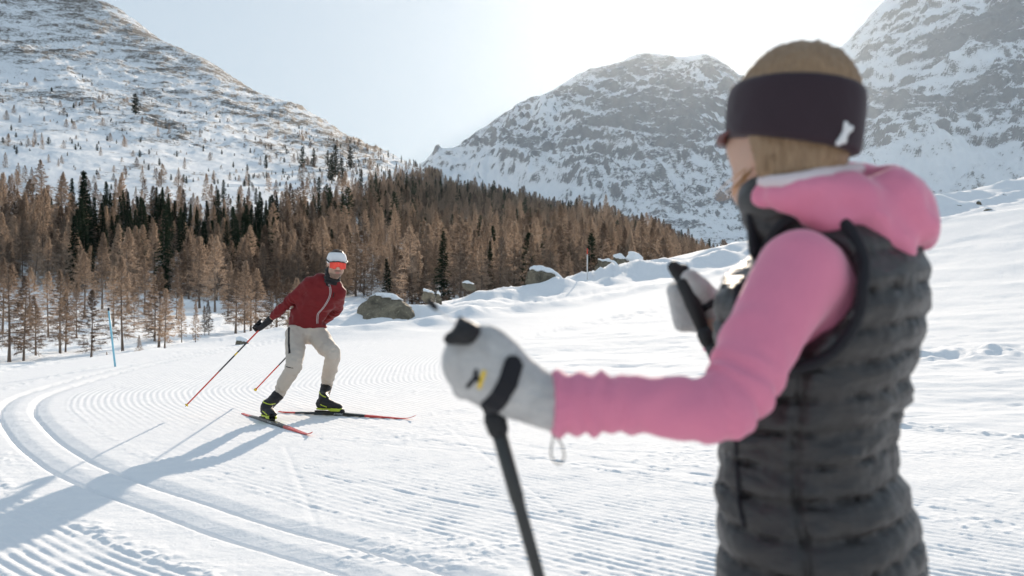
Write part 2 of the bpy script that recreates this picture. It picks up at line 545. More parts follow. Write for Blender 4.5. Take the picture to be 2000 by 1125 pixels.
v_X = v_A[None, :] * v_y[:, None]
v_Y = np.repeat(v_y[:, None], len(v_px), 1)
v_Z0 = CAMZ + (CY - v_py) / FPX * v_Y
_sc = smoothstep(100, 900, v_Y)
v_Z = (v_Z0 + (.5 + 2.2 * _sc) * fbm2(v_X * .02, v_Y * .02, 4) * smoothstep(30, 60, v_Y)
       + .55 * fbm2(v_X * .12, v_Y * .12, 4) * smoothstep(25, 50, v_Y)
       + _sc * 7 * (ridged2(v_X * .006 + v_Y * .002, v_Y * .0035, 4) - .45)
       + _sc * 4.5 * (ridged2(v_X * .034 + 7, v_Y * .009, 4) - .45) + _sc * 1.6 * (ridged2(v_X * .12 + 3, v_Y * .03, 4) - .45))
_ridgeness = ridged2(v_X * .034 + 7, v_Y * .009, 4)
# rock shows high up, along broken ribs and towards the skyline
_topness = smoothstep(420, 60, v_py + 0 * v_Y)
v_sky = v_py.min(axis=0)[None, :]
_near_sky = smoothstep(150, 10, v_py - v_sky) * smoothstep(500, 800, v_Y)
v_rock = .16 + .17 * smoothstep(330, 700, v_Y) + .16 * _near_sky + .30 * (fbm2(v_X * .010, v_Y * .003, 4)) + .30 * (_ridgeness - .45)
# one dark band of crags that runs down the hillside
_cr = np.exp(-(((v_py - (215 + .62 * (v_px[None, :] - 265) )) / 16) ** 2)) * smoothstep(250, 290, v_px)[None, :] * smoothstep(440, 390, v_px)[None, :] * (v_Y > 500)
v_rock = v_rock + _cr * (.16 + .5 * fbm2(v_X * .03, v_Y * .03, 4))
v_Z = v_Z + _cr * 5.0 * fbm2(v_X * .05, v_Y * .05, 3)
_hp, _ = steepness(v_X, v_Y, v_Z, v_px)
v_rock = v_rock + .55 * _hp * _sc
v_rock = np.where(v_Y < 200, v_rock * .4 - .12, v_rock)
_me = mesh_np('hillside', np.stack([v_X, v_Y, v_Z], -1).reshape(-1, 3), grid_faces(*v_X.shape), MAT['hillside'], attrs={'rock': v_rock})
tag(obj('hillside', _me), kind='structure')

def v_lookup(px, Y, A=None):
    A = v_Z if A is None else A
    i = int(np.clip(np.searchsorted(v_y, Y) - 1, 0, len(v_y) - 2)); j = int(np.clip(np.searchsorted(v_px, px) - 1, 0, len(v_px) - 2))
    u = (Y - v_y[i]) / (v_y[i + 1] - v_y[i]); v = (px - v_px[j]) / (v_px[j + 1] - v_px[j])
    return (A[i, j] * (1 - u) + A[i + 1, j] * u) * (1 - v) + (A[i, j + 1] * (1 - u) + A[i + 1, j + 1] * u) * v

# --- mountains
def mountain(name, sky, y0, y1, base_py, npx, nrow, mat, seed, bulge, rockf, amp, tilt):
    sx = np.array([a for a, b in sky], float); sy = np.array([b for a, b in sky], float)
    px = np.linspace(sx[0], sx[-1], npx)
    spy = np.interp(px, sx, sy)
    s = np.concatenate([np.linspace(0, 1, nrow), np.linspace(1.02, 1.18, 8)])
    Y = y0 + (y1 - y0) * s
    sc = np.clip(s, 0, 1)[:, None]
    py = base_py + (spy[None, :] - base_py) * (sc ** bulge)
    back = np.maximum(s - 1, 0)[:, None]
    A = (px - CX) / FPX
    X = A[None, :] * Y[:, None]; YY = np.repeat(Y[:, None], npx, 1)
    Z = CAMZ + (CY - py) / FPX * YY
    Z = Z - back * 2200 - back * (Z * .5)
    x = X + seed * 977.; y = YY
    # ribs that run down the fall line, broken by ledges
    wx = x + 160 * fbm2(x * .0016, y * .0016, 3)
    ribs = ridged2(wx * .0030 + y * .0006, y * .0010, 6, .55)
    ledge = ridged2(x * .0022 - y * .001, (Z + .3 * y) * .006, 5, .55)
    crag = ridged2(x * .014, y * .012, 5, .6)
    att = smoothstep(0, .25, sc) * (1 - .85 * smoothstep(.85, 1., sc))
    Z = Z + att * amp * (1.1 * (ribs - .42) + .55 * (ledge - .42)) + amp * .20 * (crag - .45) * smoothstep(0, .1, sc) * (1 - .6 * smoothstep(.9, 1., sc))
    # tilted strata: ledges
    phs = (Z + .38 * tilt * X + 70 * fbm2(x * .002, y * .002, 3)) / 34.
    fr = phs - np.floor(phs)
    Z = Z + att * 11 * (smoothstep(.0, .75, fr) - fr) * (.4 + 1.2 * np.clip(fbm2(x * .004 + 9, y * .004, 3) + .3, 0, 1))
    gul = ridged2(wx * .011 + 40 * seed, y * .0016 + Z * .0012, 4, .55)
    Z = Z + att * amp * .16 * (gul - .42)
    hp, st = steepness(X, YY, Z, px)
    rock = .65 * hp + .32 * (gul - .42) + .30 * fbm2(x * .0016 + 3, y * .0016, 3) + rockf(sc, px[None, :], py, ribs, ledge, crag, x, y)
    me = mesh_np(name, np.stack([X, YY, Z], -1).reshape(-1, 3), grid_faces(*X.shape), mat, attrs={'rock': rock})
    return tag(obj(name, me), kind='structure')

SKY_C = [(700, 470), (780, 372), (838, 326), (870, 302), (900, 285), (930, 262), (960, 245), (985, 226), (1010, 212), (1040, 200), (1075, 180), (1100, 164), (1130, 146), (1150, 139), (1175, 134), (1195, 130),
         (1215, 122), (1235, 112), (1255, 107), (1275, 109), (1300, 111), (1340, 112), (1375, 108), (1395, 117), (1420, 131), (1445, 150), (1500, 190), (1570, 225), (1660, 265), (1760, 310), (1900, 370)]
def rock_c(sc, px, py, ribs, ledge, crag, x, y):
    top = smoothstep(420, 170, py)
    left = smoothstep(1150, 900, px)
    bowl = np.exp(-(((px - 1060) / 70) ** 2 + ((py - 245) / 22) ** 2))
    fan = smoothstep(300, 360, py - .12 * (px - 900)) * smoothstep(1180, 980, px)
    low = np.exp(-(((px - 1230) / 150) ** 2 + ((py - 378) / 22) ** 2))
    return .11 + .28 * top + .12 * left + .55 * (ribs - .42) + .40 * (ledge - .42) + .25 * (crag - .45) + .22 * fbm2(x * .0035, y * .0035, 4) - .55 * bowl - .60 * fan + .14 * low
mountain('mountain', SKY_C, 900, 2500, 512, 560, 330, MAT['mountain'], 1, .80, rock_c, 85, 1.)

SKY_R = [(1440, 300), (1520, 215), (1600, 135), (1640, 94), (1660, 78), (1680, 55), (1700, 32), (1715, 14), (1735, -4), (1780, -40), (1860, -95), (1950, -140), (2050, -170), (2200, -230), (2500, -200), (3000, 100)]
def rock_r(sc, px, py, ribs, ledge, crag, x, y):
    band = np.exp(-(((py - 215 - .02 * (px - 1700)) / 34) ** 2))
    cliff = np.exp(-(((px - 1960) / 75) ** 2 + ((py - 75) / 45) ** 2)) + .8 * np.exp(-(((px - 1850) / 55) ** 2 + ((py - 105) / 28) ** 2))
    rim = smoothstep(70, 20, py + .9 * (px - 1700) - 60) * .2
    field = np.exp(-(((py - 148) / 22) ** 2)) + .9 * np.exp(-(((py - 335) / 45) ** 2))
    return .15 + .30 * band + .5 * cliff + rim - .34 * field + .40 * (ribs - .42) + .45 * (ledge - .42) + .25 * (crag - .45) + .20 * fbm2(x * .003, y * .003, 4)
mountain('mountain', SKY_R, 1100, 2700, 470, 420, 330, MAT['mountain_far'], 2, .9, rock_r, 95, -.4)

# ------------------------------------------------------------------ trees
def bark_mat(name, a, b):
    t = NT(name); p = t.objc()
    n = t.noise(t.mapping(p, (1, 1, .15)), 9, 4)
    t.bsdf(t.mix(n, a, b), .9, t.bump(n, .5, .03), .1)
    return t.m

def needle_mat(name, a, b, trans):
    t = NT(name)
    rnd = t.n('ShaderNodeObjectInfo').outputs['Random']
    n = t.noise(t.pos(), .9, 3, .6)
    f = t.math('ADD', t.math('MULTIPLY', n, .9), t.math('SUBTRACT', t.math('MULTIPLY', rnd, .9), .45), clamp=True)
    c = t.mix(f, a, b)
    d = t.n('ShaderNodeBsdfDiffuse'); t.set(d.inputs[0], c)
    tr = t.n('ShaderNodeBsdfTranslucent'); t.set(tr.inputs[0], c)
    m = t.n('ShaderNodeMixShader'); m.inputs[0].default_value = trans
    t.t.links.new(d.outputs[0], m.inputs[1]); t.t.links.new(tr.outputs[0], m.inputs[2])
    t.t.links.new(m.outputs[0], t.out.inputs['Surface'])
    return t.m

MAT['bark'] = bark_mat('larch_bark', (.11, .085, .07), (.24, .19, .155))
MAT['twig'] = needle_mat('larch_twigs', (.125, .094, .075), (.48, .368, .282), .45)
MAT['needle'] = needle_mat('spruce_needles', (.012, .022, .016), (.040, .060, .038), .2)

def trunk_geo(rs, h=1.0, r0=.016, bend=.01, seg=6, sides=6):
    V = []; F = []
    ph = rs.rand() * 6.28
    for i in range(seg + 1):
        t = i / seg
        cx = bend * math.sin(t * 2.6 + ph) - bend * math.sin(ph); cy_ = bend * math.cos(t * 2.1 + ph) - bend * math.cos(ph)
        r = r0 * (1 - t) ** .8 + .0012 + (r0 * .7 * max(0, .06 - t) / .06)
        for k in range(sides):
            a = k / sides * 6.2832
            V.append((cx + r * math.cos(a), cy_ + r * math.sin(a), t * h - (.06 if i == 0 else 0)))
    for i in range(seg):
        for k in range(sides):
            a = i * sides + k; b = i * sides + (k + 1) % sides
            F.append((a, b, b + sides)); F.append((a, b + sides, a + sides))
    return np.array(V), np.array(F)

def crown_geo(rs, nb, nt, rad, t0, kind, blade_w, blade_l):
    """branches with many thin blades; unit tree height"""
    V = []; F = []
    def tri(a, b, c):
        k = len(V); V.extend((a, b, c)); F.append((k, k + 1, k + 2))
    gaps = rs.rand(8)
    for i in range(nb):
        t = t0 + (1 - t0) * ((i + rs.rand()) / nb) ** (.88 if kind == 'larch' else .95)
        az = i * 2.39996 + rs.normal() * .35
        if kind == 'larch':
            prof = (1 - t) ** .92 * min(1, .55 + (t - t0) * 2.4) * 1.1 + .014
            L = rad * prof * (.62 + .6 * rs.rand()) * (.75 + .4 * gaps[int(az * 1.27) % 8])
            el = .12 + .25 * rs.normal() * .5 + (t - .5) * .8
            droop = .10
        elif kind == 'pine':
            prof = (1 - t) ** .5 * min(1, .5 + (t - t0) * 3) + .03
            L = rad * prof * (.65 + .5 * rs.rand()) * (.75 + .4 * gaps[int(az * 1.27) % 8]); el = .25 + .2 * rs.normal(); droop = .0
        else:
            prof = (1 - t) ** .9 * min(1, .7 + (t - t0) * 2) + .015
            L = rad * prof * (.75 + .45 * rs.rand()); el = -.18 + .5 * (t - .4) + .1 * rs.normal(); droop = .16
        ux, uy = math.cos(az), math.sin(az)
        def P(s):
            d = L * s
            return np.array([ux * d * math.cos(el), uy * d * math.cos(el), t + d * math.sin(el) - droop * d * s + .12 * d * s * s])
        side = np.array([-uy, ux, 0])
        w = .0022 * (1 - t) + .0009
        p0, p1, p2 = P(0), P(.55), P(1)
        tri(p0 - side * w, p0 + side * w, p1); tri(p1 + np.array([0, 0, w * .7]), p1 - np.array([0, 0, w * .7]), p2)
        sv = (.12 + .88 * np.sqrt(rs.rand(nt))) if kind == 'larch' else (.05 + .95 * rs.rand(nt))
        dd_ = L * sv
        B = np.stack([ux * dd_ * math.cos(el), uy * dd_ * math.cos(el), t + dd_ * math.sin(el) - droop * dd_ * sv + .12 * dd_ * sv * sv], -1)
        d = rs.normal(size=(nt, 3)) * (.75, .75, .55) + np.array([ux, uy, 0]) * .55 + side * (rs.normal(size=(nt, 1)) * .5)
        d[:, 2] += -.10 if kind != 'pine' else .25
        d /= np.linalg.norm(d, axis=1)[:, None] + 1e-6
        l = (blade_l * (.5 + .9 * rs.rand(nt)) * (.45 + .75 * (1 - t)))[:, None]
        q = np.cross(d, rs.normal(size=(nt, 3))); q /= np.linalg.norm(q, axis=1)[:, None] + 1e-6
        k0 = len(V)
        V.extend(np.stack([B - q * blade_w * .5, B + q * blade_w * .5, B + d * l], 1).reshape(-1, 3))
        F.extend((k0 + 3 * j, k0 + 3 * j + 1, k0 + 3 * j + 2) for j in range(nt))
    # leader
    for k in range(10):
        b = np.array([0, 0, .93 + .07 * rs.rand()]); d = rs.normal(size=3) * (.5, .5, .2); d[2] += .5
        q = np.cross(d, rs.normal(size=3)); q /= np.linalg.norm(q)
        tri(b - q * blade_w * .5, b + q * blade_w * .5, b + d * .02)
    return np.array(V), np.array(F)

def tree_protos(kind, n, nb, nt, rad, t0, bw, bl, r0, bend, seed):
    out = []
    for i in range(n):
        rs = np.random.RandomState(seed + i * 7)
        tv, tf = trunk_geo(rs, r0=r0, bend=bend)
        cv, cf = crown_geo(rs, nb, nt, rad * (.85 + .3 * rs.rand()), t0 * (.7 + .6 * rs.rand()), kind, bw, bl)
        m2 = MAT['twig'] if kind == 'larch' else MAT['needle']
        tm = mesh_np(kind + '_trunk', tv, tf, MAT['bark'])
        cm = mesh_np(kind + '_crown', cv, cf, m2, smooth=False)
        allm = mesh_np(kind + '_whole', np.vstack([tv, cv]), np.vstack([tf, cf + len(tv)]), mats=[MAT['bark'], m2], midx=np.r_[np.zeros(len(tf)), np.ones(len(cf))], smooth=False)
        out.append((tm, cm, allm))
    return out

PRO = {
    'larch_near': tree_protos('larch', 4, 120, 46, .26, .16, .0046, .052, .011, .012, 100),
    'larch': tree_protos('larch', 5, 92, 32, .275, .10, .0080, .060, .011, .008, 200),
    'spruce': tree_protos('spruce', 3, 95, 26, .155, .05, .013, .055, .012, .004, 300),
    'pine': tree_protos('pine', 3, 70, 30, .19, .08, .016, .060, .016, .010, 400),
}

rngT = np.random.RandomState(11)
def crest_py(px):
    """picture height of the brow of the near snow field"""
    return np.interp(px, [0, 220, 480, 600, 700, 860, 1050, 1200, 1440, 1830, 2000], [735, 715, 668, 645, 625, 580, 545, 515, 487, 400, 340])

FG = [  # larches that stand free on the snowy bank: px, base py, height in px, kind-of-look
    (18, 706, 195), (46, 706, 170), (70, 700, 120), (118, 690, 165), (128, 688, 120), (150, 655, 110), (178, 705, 140), (240, 688, 190), (222, 640, 120), (262, 640, 100),
    (310, 680, 160), (302, 665, 130), (322, 686, 120), (345, 620, 100), (382, 675, 85), (355, 665, 95), (408, 655, 70), (460, 650, 130), (478, 655, 150), (490, 645, 140), (500, 640, 120),
    (95, 655, 130), (60, 640, 120), (200, 600, 150), (250, 610, 165), (282, 615, 110), (420, 605, 150), (390, 600, 140), (540, 640, 120), (528, 655, 90), (5, 650, 150),
    (165, 620, 130), (445, 620, 110), (272, 700, 50), (350, 640, 60), (210, 725, 45), (400, 655, 60), (290, 655, 70), (130, 640, 110), (562, 650, 110), (580, 655, 120)]

def find_Y(px, py, lo=28, hi=330):
    ys = np.exp(np.linspace(math.log(lo), math.log(hi), 400))
    p = np.array([v_lookup(px, y, v_py) for y in ys])
    i = np.argmin(np.abs(p - py)); return ys[i]

trees = []          # dict(kind, x, y, z, h, px, zone)
for px, py, hp in FG:
    Y = find_Y(px, py)
    h = hp / FPX * Y
    x = (px - CX) / FPX * Y
    trees.append(dict(k='larch_near', x=x, y=Y, z=v_lookup(px, Y) - .1, h=h, px=px, zone='bank', w=1.15 if hp > 100 else .8))

def dens(px, py, Y):
    """(larch, spruce, pine, scrub) chance per candidate at picture place px,py"""
    top = np.interp(px, [-100, 0, 150, 300, 420, 540, 620, 700, 780, 860, 1400], [412, 416, 440, 456, 464, 450, 415, 384, 360, 345, 300])
    low = np.interp(px, [-100, 0, 150, 300, 420, 560, 700, 1400], [566, 566, 574, 584, 596, 622, 660, 700])
    n = float(noise2(px * .012, py * .03)); n2 = float(noise2(px * .03 + 50, py * .05))
    gully = math.exp(-((px - (690 + .35 * (py - 480))) / 16) ** 2) * (380 < py < 640)
    if py > low: return (0, 0, 0, 0)
    if py > top:
        L, S, P = .97, .015, 0.
        if 150 < px < 545 and 425 < py < 552: S = 1.0 + .5 * n; L = .26
        if px > 560 and py < 470: S = .10; P = .16 + .2 * n2
        if px > 820: S = .04; P = .06 + .3 * n2; L = .97
        if 540 < px < 830 and py < 440: L *= .50 + .35 * n; S *= .7
        if 600 < px < 800 and py > 430: L *= .75 + .3 * n
        if gully > .3: L *= .25; S *= .5; P *= .4
        if px > 1340: L *= .7
        return (L, max(S, 0), max(P, 0), .05)
    # above the tree line: thin larch groups, many small dark saplings
    d = (top - py)
    th = math.exp(-d / 34.) * .38 + .04 * max(0, n2 + .2) * (d < 190)
    if px < 90 and d < 230: th += .14 * max(0, n + .25)
    sap = .34 * math.exp(-((d - 60) / 150.) ** 2) * (.55 + n) if px < 860 else 0
    pn = .020 if 480 < px < 860 and d < 60 else .002 * (d < 120)
    return (th * .55, .0, pn, max(sap, 0))

def scatter(pxa, pxb, Ya, Yb, cell):
    area = .5 * (Yb ** 2 - Ya ** 2) * (pxb - pxa) / FPX
    for _ in range(int(area / cell)):
        Y = math.sqrt(Ya ** 2 + rngT.rand() * (Yb ** 2 - Ya ** 2)); px = pxa + rngT.rand() * (pxb - pxa)
        py = v_lookup(px, Y, v_py)
        ksky = v_lookup(px, Y, v_py)
        L, S, P, B = dens(px, py, Y)
        u = rngT.rand() * max(1., L + S + P + B)
        x = (px - CX) / FPX * Y; z = v_lookup(px, Y)
        up = smoothstep(430, 330, py)
        sp = smoothstep(800, 950, px)
        hl = (8.2 + 2.6 * rngT.normal() * .6) * (1 - .45 * up * (1 - sp)) * (1 + .05 * sp) * (1 - .25 * smoothstep(1180, 1400, px))
        hl = max(hl * (.80 + .45 * rngT.rand()), 3.0)
        if u < L: trees.append(dict(k='larch', x=x, y=Y, z=z - .2, h=hl, px=px, zone='forest' if px < 720 else 'spur', w=1.0))
        elif u < L + S: trees.append(dict(k='spruce', x=x, y=Y, z=z - .2, h=hl * (1.02 + .15 * rngT.rand()), px=px, zone='forest' if px < 720 else 'spur', w=1.0))
        elif u < L + S + P: trees.append(dict(k='pine', x=x, y=Y, z=z - .2, h=hl * (.82 + .3 * rngT.rand()), px=px, zone='forest' if px < 720 else 'spur', w=1.0))
        elif u < L + S + P + B:
            k = 'pine' if rngT.rand() < .6 else 'larch'
            trees.append(dict(k=k, x=x, y=Y, z=z - .15, h=(.8 + 2.4 * rngT.rand() ** 2) * (1. if k == 'pine' else 1.7), px=px, zone='sapling', w=1.7))
scatter(-60, 720, 150, 330, 12.5)
scatter(-60, 860, 330, 760, 17.0)
scatter(720, 1420, 120, 640, 20.0)
scatter(1380, 1480, 420, 700, 140.0)
# the one big dark pine on the open hillside, and the clump above the forest
for px, Y, h in ((265, 585, 12.5), (684, 560, 13), (640, 545, 9), (612, 520, 10), (655, 500, 16), (668, 480, 13), (590, 505, 11), (705, 470, 11), (648, 470, 14), (735, 470, 10), (520, 470, 7), (760, 520, 11)):
    trees.append(dict(k='pine', x=(px - CX) / FPX * Y, y=Y, z=v_lookup(px, Y) - .2, h=h, px=px, zone='lone' if px == 265 else 'clump', w=1.7 if px == 265 else 1.25))

# which trees show largest: visible height above what stands in front of them
trees.sort(key=lambda t: t['y'])
hor = crest_py(np.arange(0, 2000, 4.)).astype(float)
for t in trees:
    base = CY - (t['z'] - CAMZ) / t['y'] * FPX; hp = t['h'] / t['y'] * FPX
    top = base - hp; wpx = max(2., hp * .12)
    a = int(max(0, (t['px'] - wpx) / 4)); b = int(min(499, (t['px'] + wpx) / 4))
    t['hp'] = hp
    if b <= a or t['px'] < -20 or t['px'] > 1480:
        t['vis'] = 0; continue
    cur = hor[a:b + 1]
    t['vis'] = float(np.clip(np.minimum(cur, base).mean() - top, 0, hp))
    hor[a:b + 1] = np.minimum(cur, np.maximum(top + hp * .12, 0))

def pick(kinds, nmax, minvis):
    c = [t for t in trees if t['k'] in kinds and t['vis'] > minvis and t['zone'] != 'sapling']
    c.sort(key=lambda t: -t['vis'])
    for t in c[:nmax]: t['solo'] = True
pick(('larch', 'larch_near'), 297, 12)
pick(('spruce',), 150, 12)
pick(('pine',), 130, 10)
for t in trees:
    if t['zone'] in ('bank', 'lone', 'clump'): t['solo'] = True

NAMES = {'larch_near': 'larch_tree', 'larch': 'larch_tree', 'spruce': 'spruce_tree', 'pine': 'stone_pine'}
def place(px):
    for lim, w in ((60, 'at the left picture edge'), (195, 'left of the blue pole'), (330, 'above the blue pole'), (480, 'left of the skier'), (600, "above the skier's trailing arm"), (720, "behind the skier's head"),
                   (850, 'above the large flat boulder'), (1000, 'left of the pointed boulder'), (1120, 'above the pointed boulder'), (1250, 'right of the white marker pole')):
        if px < lim: return w
    return 'at its right end'
def tier(t):
    a, b = (190, 260) if t['px'] < 720 else (230, 380)
    return 'front' if t['y'] < a else ('middle' if t['y'] < b else 'upper')
LOOK = {'larch': 'bare tan larch', 'larch_near': 'bare tan larch', 'spruce': 'dark green spruce', 'pine': 'dark rounded stone pine'}
n_solo = 0
ROWS = {}
bank = sorted([t for t in trees if t['zone'] == 'bank'], key=lambda t: t['px'])
ORD = ['leftmost', 'second', 'third', 'fourth', 'fifth', 'sixth', 'seventh', 'eighth', 'ninth', 'tenth', 'eleventh', 'twelfth', 'thirteenth', 'fourteenth', 'fifteenth', 'sixteenth', 'seventeenth', 'eighteenth', 'nineteenth',
       'twentieth']
tall = [t for t in bank if t['hp'] >= 115]; short = [t for t in bank if t['hp'] < 115]
for grp, word in ((tall, 'tall'), (short, 'small')):
    for i, t in enumerate(grp):
        if i == 0: t['lab'] = f'leftmost {word} bare larch standing on the snowy bank beyond the piste'
        elif i < 20: t['lab'] = f'{word} bare larch on the snowy bank, {ORD[i]} {word} one from the left'
        else: t['lab'] = f'{word} bare larch on the bank close behind the skier, ' + ['first', 'second', 'third', 'fourth', 'fifth', 'last'][min(i - 20, 5)] + ' from the left'
# the labels of the two ordered rows count along the bank
for t in trees:
    if not t.get('solo'): continue
    n_solo += 1
    k = t['k']; tm, cm, am = PRO[k][rngT.randint(len(PRO[k]))]
    parts = t['hp'] > 36
    nm = NAMES[k]
    s = t['h']; wd = s * t['w'] * (.85 + .3 * rngT.rand())
    rz = rngT.rand() * 6.28
    if parts:
        e = bpy.data.objects.new(nm, None); e.empty_display_size = .1
        COL.objects.link(e)
        for pn, me in (('trunk', tm), ('crown', cm)):
            o = bpy.data.objects.new(pn, me); COL.objects.link(o); o.parent = e
    else:
        e = bpy.data.objects.new(nm, am); COL.objects.link(e)
    e.location = (t['x'], t['y'], t['z']); e.scale = (wd, wd, s); e.rotation_euler = (rngT.normal() * .02, rngT.normal() * .02, rz)
    if t['zone'] == 'bank': tag(e, t['lab'], 'tree', 'larches on the snowy bank')
    elif t['zone'] == 'lone': tag(e, 'lone dark stone pine high on the open snowy hillside', 'tree')
    else:
        nmk = {'larch': 'larches', 'larch_near': 'larches', 'spruce': 'spruces', 'pine': 'stone pines'}[k]
        if t['zone'] == 'clump':
            e['_look'] = 1; ROWS.setdefault(('clump',), []).append((t, e))
            tag(e, 'tall dark stone pine in the clump on snow above the skier', 'tree', 'stone pines in the clump above the skier')
        else:
            e['_look'] = 1; ROWS.setdefault((LOOK[k], tier(t), place(t['px'])), []).append((t, e))
            tag(e, f"{LOOK[k]} in the {tier(t)} wood {place(t['px'])}", 'tree', f"{nmk} in the {tier(t)} wood {place(t['px'])}")

# in each stretch of the wood name the ones that stand out from their row
for key, mem in ROWS.items():
    for t, e in mem: del e['_look']
    left = list(mem)
    for word, fn in (('tallest', lambda m: -m[0]['hp']), ('leftmost', lambda m: m[0]['px']), ('rightmost', lambda m: -m[0]['px']), ('shortest', lambda m: m[0]['hp'])):
        if len(mem) < 2 or not left: break
        best = min(mem, key=fn)
        if best in left:
            best[1]['label'] = word + ' ' + best[1]['label']; left.remove(best)

# the rest of the wood, too many to count: one object of instanced trees per kind
def forest_stuff(name, label, kinds, zones):
    sel = [t for t in trees if not t.get('solo') and t['k'] in kinds and t['zone'] in zones]
    if not sel: return
    col = bpy.data.collections.new(name + '_forms')
    base = {}
    i = 0
    for k in kinds:
        base[k] = i
        for q, pr in enumerate(PRO[k]):
            o = bpy.data.objects.new('%s_form_%02d' % (name, i), pr[2]); col.objects.link(o); i += 1
    V = np.array([(t['x'], t['y'], t['z']) for t in sel])
    me = bpy.data.meshes.new(name); me.vertices.add(len(V)); me.vertices.foreach_set('co', V.astype(np.float32).ravel())
    a = me.attributes.new('form', 'INT', 'POINT')
    a.data.foreach_set('value', np.array([base[t['k']] + rngT.randint(len(PRO[t['k']])) for t in sel], np.int32))
    a = me.attributes.new('turn', 'FLOAT_VECTOR', 'POINT')
    a.data.foreach_set('vector', np.array([(rngT.normal() * .02, rngT.normal() * .02, rngT.rand() * 6.28) for t in sel], np.float32).ravel())
    a = me.attributes.new('size', 'FLOAT_VECTOR', 'POINT')
    wd = [t['h'] * t['w'] * (.85 + .3 * rngT.rand()) for t in sel]
    a.data.foreach_set('vector', np.array([(w, w, t['h']) for w, t in zip(wd, sel)], np.float32).ravel())
    o = obj(name, me)
    tag(o, label, 'forest', kind='stuff')
    ng = bpy.data.node_groups.new(name + '_nodes', 'GeometryNodeTree')
    ng.interface.new_socket('Geometry', in_out='INPUT', socket_type='NodeSocketGeometry')
    ng.interface.new_socket('Geometry', in_out='OUTPUT', socket_type='NodeSocketGeometry')
    gi = ng.nodes.new('NodeGroupInput'); go = ng.nodes.new('NodeGroupOutput')
    ci = ng.nodes.new('GeometryNodeCollectionInfo'); ci.inputs['Collection'].default_value = col
    ci.inputs['Separate Children'].default_value = True; ci.inputs['Reset Children'].default_value = True
    ip = ng.nodes.new('GeometryNodeInstanceOnPoints'); ip.inputs['Pick Instance'].default_value = True
    def na(nm, dt):
        x = ng.nodes.new('GeometryNodeInputNamedAttribute'); x.data_type = dt; x.inputs['Name'].default_value = nm
        return x.outputs[0]
    ng.links.new(gi.outputs[0], ip.inputs['Points']); ng.links.new(ci.outputs[0], ip.inputs['Instance'])
    ng.links.new(na('form', 'INT'), ip.inputs['Instance Index'])
    ng.links.new(na('turn', 'FLOAT_VECTOR'), ip.inputs['Rotation'])
    ng.links.new(na('size', 'FLOAT_VECTOR'), ip.inputs['Scale'])
    ng.links.new(ip.outputs[0], go.inputs[0])
    md = o.modifiers.new('wood', 'NODES'); md.node_group = ng
forest_stuff('larch_forest', 'bare brown larch wood covering the lower slopes behind the skier', ('larch',), ('forest', 'spur'))
forest_stuff('evergreen_forest', 'dark evergreen trees mixed into the brown larch wood', ('spruce', 'pine'), ('forest', 'spur'))
forest_stuff('sapling_scatter', 'tiny dark saplings and scrub dotted over the snowy hillside', ('pine', 'larch'), ('sapling',))
print('TREES', len(trees), 'solo', n_solo, {k: sum(1 for t in trees if t.get('solo') and t['k'] == k) for k in PRO})

# ------------------------------------------------------------------ signed-distance modelling toolkit
def nrm(v):
    v = np.asarray(v, float); return v / np.linalg.norm(v)

def smin(a, b, k):
    h = np.clip(.5 + .5 * (b - a) / k, 0, 1)
    return b + (a - b) * h - k * h * (1 - h)

def smax(a, b, k): return -smin(-a, -b, k)

def capsule(P, a, b, ra, rb=None):
    rb = ra if rb is None else rb
    a = np.asarray(a, float); b = np.asarray(b, float); d = b - a
    t = np.clip(((P - a) @ d) / (d @ d), 0, 1)
    return np.linalg.norm(P - a - t[:, None] * d, axis=1) - (ra + (rb - ra) * t)

def chain(P, pts, rr, k=.01):
    s = None
    for i in range(len(pts) - 1):
        q = capsule(P, pts[i], pts[i + 1], rr[i], rr[i + 1])
        s = q if s is None else smin(s, q, k)
    return s

def ellip(P, c, r, F=None):
    q = P - np.asarray(c, float)
    if F is not None: q = q @ np.asarray(F).T
    r = np.asarray(r, float)
    k = np.linalg.norm(q / r, axis=1); k2 = np.linalg.norm(q / (r * r), axis=1) + 1e-9
    return k * (k - 1) / k2

